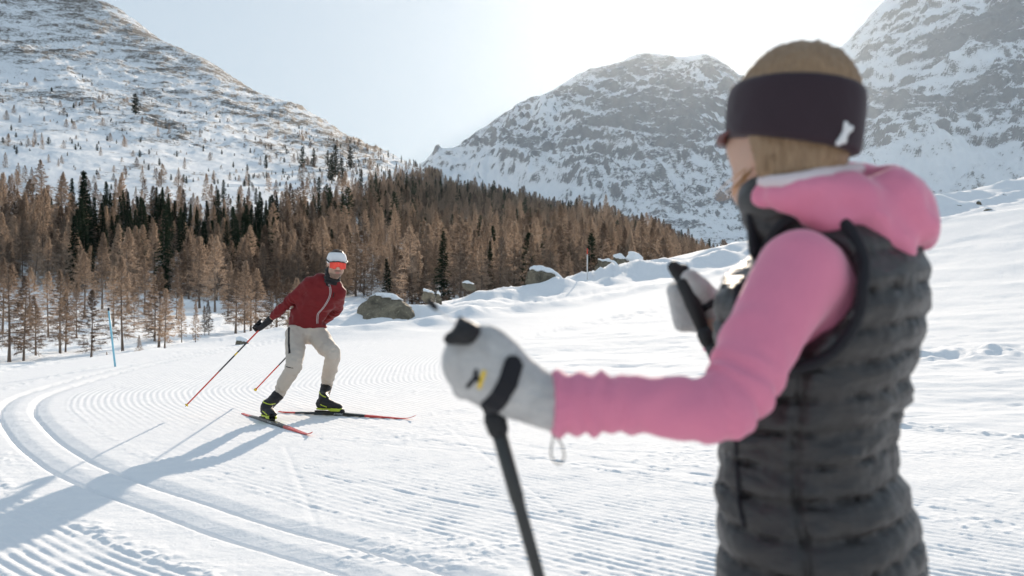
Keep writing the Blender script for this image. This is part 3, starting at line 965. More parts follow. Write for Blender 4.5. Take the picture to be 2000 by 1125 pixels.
def tube(P, pts, w, d=None, side=None, n=6, full=False, sq=2.0, capw=None):
    """generalised cylinder: half-width w along `side`, half-depth d across it"""
    pts = np.asarray(pts, float); m = len(pts)
    w = np.asarray(w, float); d = w if d is None else np.asarray(d, float)
    side = np.array([0, 0, 1.]) if side is None else np.asarray(side, float)
    if side.ndim == 1: side = np.repeat(side[None], m, 0)
    al = catmull(np.hstack([pts, w[:, None], d[:, None], side]), min(n, 4))
    org = pts[0].copy()
    al[:, :3] -= org
    al = al.astype(np.float32); P = (P - org).astype(np.float32)
    C = al[:, :3]; W = al[:, 3]; D = al[:, 4]; S = al[:, 5:8]
    best = np.full(len(P), 1e9, np.float32); bi = np.zeros(len(P), np.int32); bt = np.zeros(len(P), np.float32)
    X_, Y_, Z_ = [np.ascontiguousarray(P[:, k]) for k in range(3)]
    for i in range(len(C) - 1):
        e = C[i + 1] - C[i]; L2 = float(e @ e)
        if L2 < 1e-12: continue
        ax_, ay_, az_ = X_ - C[i, 0], Y_ - C[i, 1], Z_ - C[i, 2]
        t = np.clip((ax_ * e[0] + ay_ * e[1] + az_ * e[2]) * np.float32(1 / L2), 0, 1)
        ax_ -= t * e[0]; ay_ -= t * e[1]; az_ -= t * e[2]
        dd = ax_ * ax_ + ay_ * ay_ + az_ * az_
        mk = dd < best
        best = np.where(mk, dd, best); bi = np.where(mk, np.int32(i), bi); bt = np.where(mk, t, bt)
    def mixv(A): 
        return A[bi] + (A[bi + 1] - A[bi]) * (bt[:, None] if A.ndim > 1 else bt)
    c = mixv(C); ww = mixv(W); dd = mixv(D); ss = mixv(S)
    T = (C[1:] - C[:-1]); T = T / (np.linalg.norm(T, axis=1)[:, None] + 1e-9)
    Tv = np.vstack([T[:1], (T[1:] + T[:-1]) / 2, T[-1:]])
    tt = mixv(Tv); tt /= np.linalg.norm(tt, axis=1)[:, None] + 1e-9
    ss = ss - np.einsum('ij,ij->i', ss, tt)[:, None] * tt
    ss /= np.linalg.norm(ss, axis=1)[:, None] + 1e-9
    vv = np.cross(tt, ss)
    r = P - c
    u = np.einsum('ij,ij->i', r, ss); v = np.einsum('ij,ij->i', r, vv); a = np.einsum('ij,ij->i', r, tt)
    mn = np.minimum(ww, dd)
    cw = mn if capw is None else capw
    ax = np.where((bi == 0) & (bt <= 0) | (bi == len(C) - 2) & (bt >= 1), np.abs(a) / cw, 0)
    if sq == 2.0: k = np.sqrt((u / ww) ** 2 + (v / dd) ** 2 + ax ** 2)
    else: k = ((np.abs(u) / ww) ** sq + (np.abs(v) / dd) ** sq + ax ** sq) ** (1 / sq)
    val = (k - 1) * mn
    if not full: return val
    arc = np.r_[0, np.cumsum(np.linalg.norm(C[1:] - C[:-1], axis=1))]
    return val, arc[bi] + bt * (arc[bi + 1] - arc[bi]), np.arctan2(v / dd, u / ww), u, v

def surface_nets(f, lo, hi, h, margin=1.9):
    lo = np.asarray(lo, float); hi = np.asarray(hi, float)
    B = 6
    nb = np.ceil((hi - lo) / (h * B)).astype(int) + 1
    n = nb * B + 1
    ci = np.stack(np.meshgrid(*[np.arange(k) for k in nb], indexing='ij'), -1).reshape(-1, 3)
    cc = lo + (ci + .5) * h * B
    fc = f(cc)
    act = np.abs(fc) < margin * h * B
    F = np.full(n, 1.0, np.float32)
    # sign of blocks that are not near the surface
    for (i, j, k), v in zip(ci[~act & (fc < 0)], fc[~act & (fc < 0)]):
        F[i * B:(i + 1) * B + 1, j * B:(j + 1) * B + 1, k * B:(k + 1) * B + 1] = -1.0
    off = np.stack(np.meshgrid(*[np.arange(B + 1)] * 3, indexing='ij'), -1).reshape(-1, 3)
    idx = (ci[act][:, None, :] * B + off[None]).reshape(-1, 3)
    lin = np.unique(np.ravel_multi_index(idx.T, n))
    I = np.stack(np.unravel_index(lin, n), -1)
    val = np.empty(len(lin), np.float32)
    for a in range(0, len(lin), 200000):
        val[a:a + 200000] = f(lo + I[a:a + 200000] * h)
    F.ravel()[lin] = val
    ins = F < 0
    cnt = np.zeros(n - 1, np.int8)
    for dx in (0, 1):
        for dy in (0, 1):
            for dz in (0, 1):
                cnt += ins[dx:n[0] - 1 + dx, dy:n[1] - 1 + dy, dz:n[2] - 1 + dz]
    A = np.argwhere((cnt > 0) & (cnt < 8))
    vid = np.full(n - 1, -1, np.int32); vid[tuple(A.T)] = np.arange(len(A))
    acc = np.zeros((len(A), 3)); num = np.zeros(len(A))
    corners = [(0, 0, 0), (1, 0, 0), (0, 1, 0), (1, 1, 0), (0, 0, 1), (1, 0, 1), (0, 1, 1), (1, 1, 1)]
    for p in range(8):
        for q in range(p + 1, 8):
            e = np.array(corners[q]) - corners[p]
            if np.abs(e).sum() != 1: continue
            fa = F[tuple((A + corners[p]).T)]; fb = F[tuple((A + corners[q]).T)]
            m = (fa < 0) != (fb < 0)
            t = np.where(m, fa / np.where(m, fa - fb, 1), 0)
            acc += m[:, None] * (np.array(corners[p]) + t[:, None] * e); num += m
    V = lo + (A + acc / num[:, None]) * h
    Q = []
    for ax in range(3):
        o1, o2 = (ax + 1) % 3, (ax + 2) % 3
        sl0 = [slice(None)] * 3; sl1 = [slice(None)] * 3
        sl0[ax] = slice(0, n[ax] - 1); sl1[ax] = slice(1, n[ax])
        a = ins[tuple(sl0)]; b = ins[tuple(sl1)]
        E = np.argwhere(a != b)
        ok = (E[:, o1] > 0) & (E[:, o2] > 0) & (E[:, o1] < n[o1] - 1) & (E[:, o2] < n[o2] - 1)
        E = E[ok]
        d1 = np.zeros(3, int); d1[o1] = 1; d2 = np.zeros(3, int); d2[o2] = 1
        q = np.stack([vid[tuple((E - d1 - d2).T)], vid[tuple((E - d2).T)], vid[tuple(E.T)], vid[tuple((E - d1).T)]], -1)
        fl = ~a[tuple(E.T)]
        q[fl] = q[fl][:, ::-1]
        Q.append(q)
    Q = np.vstack(Q); Q = Q[(Q >= 0).all(1)]
    return V, Q

BASE = np.zeros(3)       # base point of the person being built: meshes are stored relative to it
def solid(name, f, lo, hi, h, mat, parent=None, attrs=None, relax=1, mats=None, midx=None):
    V, Q = surface_nets(f, lo, hi, h)
    for _ in range(relax):
        acc = np.zeros_like(V); c = np.zeros(len(V))
        for a, b in ((0, 1), (1, 2), (2, 3), (3, 0)):
            for s, t in ((a, b), (b, a)):
                acc += np.stack([np.bincount(Q[:, s], V[Q[:, t], i], len(V)) for i in range(3)], -1)
                c += np.bincount(Q[:, s], minlength=len(V))
        V = V * .5 + .5 * acc / np.maximum(c, 1)[:, None]
    at_ = attrs(V) if attrs else None
    me = mesh_np(name, V - BASE, Q, mat, attrs=at_, mats=mats)
    if midx is not None:
        me.polygons.foreach_set('material_index', midx(V[Q].mean(1)).astype(np.int32))
    o = bpy.data.objects.new(name, me)
    if parent is None: o.location = BASE
    return link(o, parent)

def sweep(name, pts, rad, mat, parent=None, sides=8, flat=None, base=None, world=False):
    """a round bar along points with radius per point"""
    pts = np.asarray(pts, float); rad = np.broadcast_to(np.asarray(rad, float), (len(pts),))
    V = []; F = []
    T = np.gradient(pts, axis=0); T /= np.linalg.norm(T, axis=1)[:, None]
    ref = np.array([.3, .9, .2]) if abs(T[0] @ nrm((.3, .9, .2))) < .9 else np.array([1., 0, 0])
    for i, (p, r) in enumerate(zip(pts, rad)):
        s = nrm(ref - (ref @ T[i]) * T[i]); v = np.cross(T[i], s); ref = s
        for k in range(sides):
            a = k / sides * 2 * math.pi
            V.append(p + r * (math.cos(a) * s + math.sin(a) * v * (flat or 1)))
    for i in range(len(pts) - 1):
        for k in range(sides):
            a = i * sides + k; b = i * sides + (k + 1) % sides
            F.append((a, b, b + sides, a + sides))
    n = len(V); V += [pts[0], pts[-1]]
    m = (len(pts) - 1) * sides
    for k in range(sides):
        F.append((n, (k + 1) % sides, k, k)); F.append((n + 1, m + k, m + (k + 1) % sides, m + (k + 1) % sides))
    bs = BASE if base is None else np.asarray(base, float)
    V = np.array(V) - bs
    me = bpy.data.meshes.new(name)
    me.from_pydata([tuple(v) for v in V], [], [tuple(dict.fromkeys(f)) for f in F])
    me.polygons.foreach_set('use_smooth', np.ones(len(me.polygons), bool))
    if mat: me.materials.append(mat)
    o = bpy.data.objects.new(name, me)
    if parent is None: o.location = bs
    return link(o, parent)

def snaps(f, P, D, n=30):
    """walk points along their directions until the solid f is reached"""
    P = np.array(P, float); D = np.array(D, float); D /= np.linalg.norm(D, axis=1)[:, None]
    for _ in range(n):
        v = f(P)
        if np.abs(v).max() < 6e-4: break
        P = P + D * np.clip(v, -.06, .06)[:, None] * .85
    return P
def snap_px(f, pxs, Y0):
    pxs = np.asarray(pxs, float)
    return snaps(f, [at(a, b, Y0) for a, b in pxs], [at(a, b, 1.0) - np.array([0, 0, CAMZ]) for a, b in pxs])

def frame(fwd, up):
    f = nrm(fwd); u = np.asarray(up, float); u = nrm(u - (u @ f) * f); s = np.cross(u, f)   # s: the person's left is -s? (x right of view)
    return np.array([np.cross(f, u), f, u])          # rows: local x (person's right), y forward, z up

def head_sdf(P, c, Fm, s, feat=True, male=True):
    q = ((P - c) @ Fm.T) / s
    d = ellip(q, (0, -.014, .034), (.077, .098, .086))
    d = smin(d, ellip(q, (0, .028, -.030), (.060, .062, .083)), .03)
    d = smin(d, capsule(q, (-.046, .0, -.062), (-.012, .066, -.098), .018, .015), .03)
    d = smin(d, capsule(q, (.046, .0, -.062), (.012, .066, -.098), .018, .015), .03)
    d = smin(d, capsule(q, (-.010, .068, -.094), (.010, .068, -.094), .019), .02)
    if feat:
        d = smin(d, capsule(q, (-.036, .074, .020), (.036, .074, .020), .013), .02)
        for sg in (-1, 1):
            d = smax(d, -(np.linalg.norm(q - (sg * .032, .103, .001), axis=1) - .017), .012)
            d = smin(d, ellip(q, (sg * .032, .077, 0), (.013, .013, .011)), .004)
            d = smin(d, ellip(q, (sg * .038, .060, -.030), (.020, .018, .020)), .02)       # cheekbone
            d = smin(d, np.linalg.norm(q - (sg * .011, .093, -.040), axis=1) - .009, .008)   # nostril wing
            d = smin(d, ellip(q, (sg * .076, -.010, -.008), (.010, .020, .032)), .008)      # ear
        d = smin(d, capsule(q, (0, .084, .010), (0, .107, -.034), .008, .0125), .012)       # nose
        d = smin(d, capsule(q, (-.019, .083, -.064), (.019, .083, -.064), .0068), .008)     # lips
        d = smin(d, capsule(q, (-.015, .084, -.075), (.015, .084, -.075), .0072), .006)
        d = smax(d, -capsule(q, (-.022, .096, -.0695), (.022, .096, -.0695), .0055), .004)
    return d * s, q

# ---- cloth and skin materials
def cloth(name, col, col2=None, scale=40, bump=.2, rough=.85, wr=6, sheen=.2, dist=.004):
    t = NT(name); p = t.objc()
    n = t.noise(p, scale, 3, .6); big = t.noise(p, wr, 3, .55, .6)
    c = t.mix(big, col, col2 or tuple(v * .82 for v in col))
    b = t.bump(n, bump, dist)
    b = t.bump(big, .22, .02, b)
    x = t.bsdf(c, rough, b, .25)
    x.inputs['Sheen Weight'].default_value = sheen; x.inputs['Sheen Roughness'].default_value = .4
    return t.m

def plain(name, col, rough=.5, spec=.4, metal=0, bump=0, scale=60, **kw):
    t = NT(name); p = t.objc()
    n = t.noise(p, scale, 3)
    c = t.mix(n, tuple(v * .85 for v in col), tuple(min(1, v * 1.12) for v in col))
    t.bsdf(c, rough, t.bump(n, bump, .003) if bump else None, spec, metal, **kw)
    return t.m

def skin_mat(name, skin, lip, beard):
    t = NT(name); p = t.objc()
    n = t.noise(p, 90, 3)
    c = t.mix(n, tuple(v * .9 for v in skin), skin)
    c = t.mix(t.attr('lip'), c, lip)
    bn = t.math('MULTIPLY', t.attr('beard'), t.ramp(t.noise(p, 420, 2), [(.3, .65), (.7, 1.)]))
    c = t.mix(bn, c, beard)
    x = t.bsdf(c, .55, t.bump(n, .15, .002), .35)
    x.inputs['Subsurface Weight'].default_value = .12
    x.inputs['Subsurface Radius'].default_value = (.01, .004, .002)
    x.inputs['Subsurface Scale'].default_value = 1.0
    return t.m

MAT['skin_man'] = skin_mat('skin_tanned', (.64, .41, .31), (.40, .16, .13), (.075, .048, .034))
MAT['skin_woman'] = skin_mat('skin_fair', (.58, .37, .28), (.45, .18, .15), (.58, .37, .28))
MAT['jacket_red'] = cloth('red_softshell', (.185, .012, .015), (.125, .008, .010), 260, .12, .7, 7, .12, .002)
MAT['trouser_beige'] = cloth('beige_softshell', (.56, .49, .42), (.48, .42, .36), 260, .12, .8, 8, .12, .002)
MAT['black_knit'] = cloth('black_knit', (.012, .012, .014), (.018, .018, .020), 200, .3, .9, 12, .15)
MAT['white_knit'] = cloth('white_knit', (.78, .78, .79), (.70, .70, .72), 220, .2, .85, 14, .2)
MAT['black_rubber'] = plain('black_boot', (.014, .014, .016), .62, .4, 0, .2, 40)
MAT['lime'] = plain('lime_sole', (.50, .58, .05), .5, .4)
MAT['glove_black'] = cloth('black_glove', (.016, .016, .018), (.024, .024, .026), 180, .2, .75, 20, .1)
MAT['hair_dark'] = plain('dark_brown_hair', (.035, .020, .013), .55, .4, 0, .6, 240)
t_ = NT('red_mirror_lens'); _p = t_.objc()
t_.bsdf(t_.mix(t_.noise(_p, 9, 2), (.72, .05, .045), (.80, .10, .05)), .10, None, .8, .55)
MAT['lens_red'] = t_.m
MAT['zip_white'] = plain('white_tape', (.52, .48, .48), .6, .3)
MAT['zip_black'] = plain('black_zip', (.012, .012, .014), .5, .3)
MAT['ski_black'] = plain('ski_black_gloss', (.016, .018, .022), .28, .5)
MAT['ski_red'] = plain('ski_red_gloss', (.62, .045, .035), .3, .5)
MAT['pole_red'] = plain('pole_red_gloss', (.66, .075, .045), .35, .5)
MAT['pole_grey'] = plain('pole_carbon', (.055, .050, .050), .4, .5)
MAT['yellow'] = plain('yellow_plastic', (.80, .55, .06), .5, .4)
MAT['white_print'] = plain('white_print', (.75, .75, .75), .6, .3)

# ------------------------------------------------------------------ the skier in red
def build_man():
    global BASE
    gx, gy = -2.1, 10.0
    BASE = np.array([gx, gy, gz(gx, gy)])
    hipR, kneeR, ankR = at(578, 655, 9.98), at(574, 714, 9.62), at(541, 776, 9.70)
    hipL, kneeL, ankL = at(619, 656, 10.02), at(649, 693, 9.80), at(637, 758, 10.12)
    shR, elR, wrR = at(604, 555, 9.86), at(566, 588, 9.96), at(524, 627, 10.08)
    shL, elL, wrL = at(663, 572, 9.84), at(660, 604, 10.10), at(622, 634, 10.34)
    hc = at(657.5, 515, 9.70)
    HF = frame((.30, -.94, -.10), (.10, -.10, .99)); HS = 1.10
    torso_pts = [at(600, 652, 10.06), at(600, 636, 10.04), at(602, 618, 10.01), at(614, 596, 9.96), at(629, 573, 9.89), at(640, 556, 9.84)]
    side = nrm(shL - shR); side = nrm(side + np.array([0, 0, .05]))
    sides = [nrm((.97, -.1, .02)), nrm((.97, -.1, 0)), nrm((.97, -.10, -.04)), nrm((.96, -.1, -.12)), side, side]
    def torso(P, g=0.0, full=False):
        return tube(P, torso_pts, np.array([.190, .188, .170, .164, .176, .140]) + g, np.array([.132, .130, .118, .122, .118, .085]) + g, sides, 6, full, 2.3)
    def wrinkle(P, amp, sc, st=(1, 1, 2.2)):
        return amp * fbm3(P * sc * np.array(st), 3)
    def body(P):
        d, _ = head_sdf(P, hc, HF, HS)
        d = smin(d, capsule(P, hc + (-.02, .02, -.09), at(643, 556, 9.86), .055, .062), .03)
        d = smin(d, smax(torso(P, -.03), at(600, 648, 10.)[2] - P[:, 2], .03), .04)
        for a, b, c, r in ((shR, elR, wrR, 1), (shL, elL, wrL, 1)):
            d = smin(d, tube(P, [a, a + (b - a) * .5, b, b + (c - b) * .5, c], [.044, .038, .030, .028, .024]), .03)
            d = smin(d, capsule(P, c, c + nrm(c - b) * .05, .024, .022), .015)
        for a, b, c in ((hipR, kneeR, ankR), (hipL, kneeL, ankL)):
            d = smin(d, chain(P, [a, b, c], [.070, .046, .026], .03), .04)
        return d
    def skin_attr(V):
        q = ((V - hc) @ HF.T) / HS
        lip = ((np.abs(q[:, 0]) < .019) & (np.abs(q[:, 2] + .0715) < .0075) & (q[:, 1] > .070)).astype(float)
        jaw = smoothstep(-.018, -.045, q[:, 2] - .35 * np.abs(q[:, 0]) + .02) * (q[:, 1] > -.02) * (q[:, 2] > -.14)
        mous = (np.abs(q[:, 2] + .055) < .008) * (np.abs(q[:, 0]) < .030) * (q[:, 1] > .06)
        chin = smoothstep(-.080, -.086, q[:, 2]) * (q[:, 1] > .0)
        beard = np.clip(.45 * jaw + .8 * mous + .55 * chin, 0, .92) * (1 - lip)
        brow = (np.abs(q[:, 2] - .018) < .006) * (np.abs(q[:, 0]) < .05) * (q[:, 1] > .06)
        return {'lip': lip, 'beard': np.clip(beard + brow, 0, 1)}
    lo = np.array([-2.75, 9.5, .05]); hi = np.array([-1.45, 10.55, 1.75])
    man = solid('person', body, lo, hi, .0095, MAT['skin_man'], None, skin_attr)
    # a finer head over the same neck would be a second body: refine instead by one relax only
    tag(man, 'man cross-country skiing in red jacket, beige trousers and white headband', 'person')
    # jacket
    def jacket(P):
        v, arc, ang, u, w = torso(P, .006, True)
        d = v
        for a, b, c, k in ((shR, elR, wrR, 1), (shL, elL, wrL, 1)):
            e, ar, an, _, _ = tube(P, [a + (0, 0, .005), a + (b - a) * .5, b, b + (c - b) * .5, c + (c - b) * .24], [.070, .060, .052, .047, .041], full=True)
            L = np.linalg.norm(b - a)
            fold = np.exp(-((ar - L) / .07) ** 2) * .007 * np.sin(ar * 150 + 2.5 * np.sin(an * 1.0 + 1))
            e = e + fold + .003 * np.sin(ar * 95 + 3 * np.sin(an)) * (ar > L)
            d = smin(d, e, .032)
        d = smin(d, capsule(P, at(622, 553, 9.86), at(658, 563, 9.84), .055, .048), .05)            # shoulder yoke
        d = smin(d, capsule(P, at(640, 560, 9.84), at(649, 548, 9.80), .075, .068), .035)          # collar
        # diagonal pull folds on the belly and chest
        fl = np.sin((P[:, 2] * 34 + P[:, 0] * 11) + 3.5 * noise3(P * 5)) * smoothstep(1.32, 1.22, P[:, 2])
        d = d + .0055 * fl + wrinkle(P, .016, 7, (1.6, 1, 2.0)) + .009 * np.abs(noise3(P @ np.array([[10., 0, 8], [0, 9, 0], [-9, 0, 20]])))
        hem = P[:, 2] - (at(600, 641, 10.04)[2] + .035 * (P[:, 0] + 2.06) * -.2)
        d = smax(d, -hem, .012)
        d = smax(d, -(capsule(P, at(645, 556, 9.83), hc + (-.02, .015, -.06), .058, .062)), .01)     # neck hole
        for b, c in ((elR, wrR), (elL, wrL)):
            d = smax(d, ((P - c) @ nrm(c - b)) - .045, .01)
        return d
    jk = solid('jacket', jacket, (-2.6, 9.55, .8), (-1.45, 10.5, 1.56), .0095, MAT['jacket_red'], man)
    # hem band
    # zip: two white tapes down the front
    fw = nrm((.35, -.93, 0))
    zp = [(639, 546), (645, 562), (645, 575), (640, 588), (631, 602), (622, 612), (620, 622), (620, 632)]
    for off in (-1.2, 1.2):
        pts = snap_px(jacket, catmull(np.array(zp, float), 4) + (off, 0), 9.4) + np.array([0, -.002, 0])
        sweep('zip_tape', pts, .0030, MAT['zip_white'], jk, 6)
    pts = snap_px(jacket, catmull(np.array([(652.5, 571.), (651.5, 576), (650.5, 581)]), 4), 9.4) + np.array([0, -.002, 0])
    sweep('pocket_zip', pts, .004, MAT['zip_black'], jk, 6)
    for a0, a1 in (((612, 549), (601, 569)), ((601, 569), (592, 577)), ((664, 556), (671, 565))):
        pts = snap_px(jacket, [(a0[0] + (a1[0] - a0[0]) * t, a0[1] + (a1[1] - a0[1]) * t) for t in np.linspace(0, 1, 8)], 9.4)
        sweep('seam', pts, .0022, MAT['jacket_red'], jk, 5)
    # trousers
    def trousers(P):
        d = tube(P, [at(600, 632, 10.03), at(600, 641, 10.05), at(600, 650, 10.05)], [.150, .172, .160], [.104, .118, .108], nrm((.97, -.1, 0)), 5, False, 2.4)
        for hp, kn, an, kk in ((hipR, kneeR, ankR, 0), (hipL, kneeL, ankL, 1)):
            mid = hp + (kn - hp) * .5; m2 = kn + (an - kn) * .5
            e, ar, ag, _, _ = tube(P, [hp + (0, 0, .02), mid, kn, m2, an + (kn - an) * .04], [.110, .096, .079, .069, .050], full=True)
            L = np.linalg.norm(kn - hp)
            f1 = np.exp(-((ar - L - .02) / .08) ** 2) * .0035 * np.sin(ar * 120 + 2.2 * np.sin(ag + kk) + 3 * noise3(P * 8))
            f2 = smoothstep(L + .16, L + .34, ar) * .006 * np.sin(ar * 88 + 2.6 * np.sin(ag * 1 + 1 + kk) + 4 * noise3(P * 7))
            d = smin(d, e + f1 + f2, .05)
        d = d + wrinkle(P, .018, 7, (1.6, 1.2, 1.2)) + .007 * np.abs(noise3(P @ np.array([[12., 0, 9], [0, 9, 0], [-7, 0, 16]])))
        d = d + .005 * np.sin((P[:, 2] * .8 + P[:, 0] * .9) * 60 + 4 * noise3(P * 6)) * np.exp(-((P[:, 2] - .80) / .09) ** 2)
        return smax(d, P[:, 2] - at(600, 634, 10.0)[2], .01)
    tr = solid('trousers', trousers, (-2.55, 9.5, .15), (-1.6, 10.5, 1.02), .0092, MAT['trouser_beige'], man)
    pts = snap_px(trousers, catmull(np.array([(564.5, 640.), (564.5, 655), (564.5, 672), (565.5, 690)]), 5), 9.4)
    sweep('side_zip', pts, .011, MAT['zip_black'], tr, 6)
    pts = snap_px(trousers, catmull(np.array([(559., 716.), (566, 718), (573, 719)]), 4), 9.4)
    sweep('knee_seam', pts, .004, MAT['zip_black'], tr, 5)
    # neck gaiter
    def gaiter(P):
        d = tube(P, [at(647, 551, 9.80), at(649, 544, 9.785), at(650, 537, 9.775), at(650, 530, 9.77)], [.070, .078, .077, .073], [.070, .080, .084, .086], nrm((.95, .25, 0)), 5)
        d = d + .006 * np.sin(P[:, 2] * 150 + 3 * noise3(P * 9) + P[:, 0] * 30) + .004 * fbm3(P * 30, 2)
        q = ((P - hc) @ HF.T) / HS
        cut = q[:, 2] + .062 + .55 * (q[:, 1] - .0)          # rises at the nape, dips under the chin
        return smax(d, cut * 1.0, .01)
    solid('neck_gaiter', gaiter, (-2.05, 9.5, 1.22), (-1.5, 10.0, 1.62), .007, MAT['black_knit'], man)
    # hair
    def hair(P):
        q = ((P - hc) @ HF.T) / HS
        d = ellip(q, (0, -.016, .036), (.081, .100, .090)) * HS
        d = d + .008 * fbm3(q * np.array([40, 18, 18]), 2)
        return smax(d, -(q[:, 2] - .052 + .25 * q[:, 1] * -1 * .4) * HS, .006)
    hr = solid('hair', hair, hc - .17, hc + .19, .005, MAT['hair_dark'], man)
    # headband
    def band(P):
        q = ((P - hc) @ HF.T) / HS
        d = ellip(q, (0, -.012, .032), (.088, .107, .098))
        pl = q[:, 2] - .048 - .10 * q[:, 1]
        d = d + .0016 * fbm3(q * 60, 2)
        h = .050 + .012 * smoothstep(.02, -.07, q[:, 1])        # deeper over the ears and nape
        sh = -.012 * smoothstep(.03, -.06, q[:, 1])
        return smax(d, np.abs(pl - sh) - h, .008) * HS
    hb = solid('headband', band, hc - .18, hc + .2, .0052, MAT['white_knit'], man)
    # one-piece glasses
    def lens(P):
        q = ((P - hc) @ HF.T) / HS
        sh = np.abs(np.linalg.norm((q - (0, .004, 0))[:, :2] / np.array([.95, 1.0]), axis=1) - .108) - .003
        bx = np.maximum(np.abs(q[:, 0]) - .072, np.abs(q[:, 2] + .010) - .038 + .16 * np.abs(q[:, 0]))
        nose = .024 - np.sqrt((q[:, 0] * 1.1) ** 2 + (q[:, 2] + .046) ** 2)
        d = np.maximum(np.maximum(sh, bx), nose)
        return np.maximum(d, -q[:, 1] + .02) * HS
    gl = solid('sunglasses', lens, hc - .17, hc + .17, .0042, MAT['lens_red'], man, relax=2)
    def H(x, y, z): return hc + (np.array([x, y, z]) * HS) @ HF
    for sg in (-1, 1):
        sweep('temple_arm', [H(sg * .072, .076, .012), H(sg * .0845, .045, .020), H(sg * .0915, .0, .030), H(sg * .088, -.03, .036)], [.0052, .0062, .006, .004], MAT['zip_black'], gl, 6)
    pts = [H(x, .004 + math.sqrt(max(.111 ** 2 - (x / .95) ** 2, 0)), (.028 - .15 * abs(x))) for x in np.linspace(-.072, .072, 13)]
    sweep('brow_bar', pts, .0045, MAT['zip_black'], gl, 6)

    # gloves: palm, four bent fingers and a thumb closed round the grip
    def glove(P, wr, el, gdir, bk):
        P = wr + (P - wr) / 1.18
        f = nrm(wr - el); c = wr + f * .050
        g = nrm(gdir - (gdir @ f) * f * .3); b = nrm(np.cross(g, f)) * bk
        d = tube(P, [wr - f * .02, wr + f * .015, c, c + f * .045], [.034, .034, .045, .042], [.032, .030, .026, .022], g, 5)
        for i, o in enumerate((-.034, -.011, .012, .034)):
            kn = c + f * .042 + g * o
            L = (.030, .034, .032, .026)[i]
            p1 = kn + f * L * .7 + b * .016; p2 = p1 + b * .030 - f * .004; p3 = p2 - f * .024 + b * .004
            d = smin(d, chain(P, [kn, p1, p2, p3], [.0125, .0118, .011, .0098], .004), .006)
        t0 = c - f * .012 - g * .035; t1 = t0 + f * .028 - g * .012 + b * .028; t2 = t1 + f * .02 + b * .022 + g * .012
        d = smin(d, chain(P, [t0, t1, t2], [.015, .013, .011], .006), .008)
        return d
    pR0, pR1 = at(360.5, 793, 10.03), None
    hR = wrR + nrm(wrR - elR) * .085
    hL = wrL + nrm(wrL - elL) * .085
    def air(sh, t):
        x, y = ground_hit(*sh); return np.array([x, y, float(base_z(np.array(x), np.array(y)))]) + np.array([.175, 1., .264]) * t
    tipR = air((320, 826), .40); tipL = air((457, 797), .50)
    print('TIPS', tipR, tipL)
    solid('glove', lambda P: glove(P, wrR, elR, nrm(hR - tipR), 1.), hR - .14, hR + .14, .0048, MAT['glove_black'], man)
    solid('glove', lambda P: glove(P, wrL, elL, nrm(hL - tipL), 1.), hL - .14, hL + .14, .006, MAT['glove_black'], man)
    # boots
    skiR = (np.array(ground_hit(474, 809)), np.array(ground_hit(610, 853))); skiL = (np.array(ground_hit(545, 806)), np.array(ground_hit(812, 820)))
    print('SKI', skiR, skiL, np.linalg.norm(skiR[1] - skiR[0]), np.linalg.norm(skiL[1] - skiL[0]))
    def boot(name, ank, heel, dirv, top):
        u = np.array([0, 0, 1.]); s = np.cross(dirv, u)
        tgt = heel
        def f(P):
            d = tube(P, [top, ank, tgt + u * .10 + dirv * .015, tgt + u * .055 + dirv * .02], [.058, .052, .050, .044], [.056, .056, .058, .052], s, 5)
            e = tube(P, [tgt + u * .058 - dirv * .035, tgt + u * .062 + dirv * .05, tgt + u * .052 + dirv * .13, tgt + u * .040 + dirv * .205], [.038, .042, .048, .036], [.040, .045, .036, .024], s, 5)
            d = smin(d, e, .035) + .003 * fbm3(P * 30, 2) + .0015 * np.sin(P[:, 2] * 190)
            return smax(d, -((P - tgt) @ u - .016), .008)
        b = solid(name, f, np.minimum(tgt, top) - .2, np.maximum(tgt, top) + .26, .0065, MAT['black_rubber'], man)
        def so(P):
            q = P - tgt; a = q @ dirv; l = q @ s; h = q @ u
            wdt = np.interp(a, [-.06, 0, .06, .13, .2, .23], [.03, .041, .038, .049, .038, .015])
            d = smax(smax(np.abs(l) - wdt, np.abs(h - .012) - .010 - .006 * (a > .12), .008), np.abs(a - .085) - .145, .01)
            return smax(d, -(capsule(P, tgt + dirv * .075 - s * .1 - u * .006, tgt + dirv * .075 + s * .1 - u * .006, .016)), .006)
        solid('sole', so, tgt - .12 - np.abs(dirv) * .08, tgt + .12 + np.abs(dirv) * .18, .005, MAT['lime'], b)
        # lime ankle strap and side flash
        def wrapped(a, b_, r):
            pts = snaps(f, np.linspace(a, b_, 9) + np.array([0, -.25, 0]), [(0, 1., 0)] * 9)
            sweep('lime_trim', pts, r, MAT['lime'], b, 5)
        wrapped(ank + u * .03 - np.array([.05, 0, 0]), ank - u * .005 + np.array([.05, 0, 0]), .006)
        wrapped(tgt + u * .06 + np.array([-.01, 0, 0]), tgt + u * .035 + np.array([.055, 0, 0]), .006)
        return b
    SKI_T = .028
    def skipoint(sk, t):
        p = sk[0] + (sk[1] - sk[0]) * t
        return np.array([p[0], p[1], gz(*p)])
    dR = nrm(np.append(skiR[1] - skiR[0], 0)); dL = nrm(np.append(skiL[1] - skiL[0], 0))
    def at_px(sk, px):
        ts = np.linspace(0, 1, 400); P_ = sk[0][None] + (sk[1] - sk[0])[None] * ts[:, None]
        return ts[np.argmin(np.abs(CX + P_[:, 0] / P_[:, 1] * FPX - px))]
    hR_ = skipoint(skiR, at_px(skiR, 519)); hR_[2] += SKI_T + .022
    hL_ = skipoint(skiL, at_px(skiL, 630)); hL_[2] += SKI_T + .022
    boot('boot', ankR * .45 + (hR_ + (0, 0, .09)) * .55, hR_, dR, ankR + (kneeR - ankR) * .08)
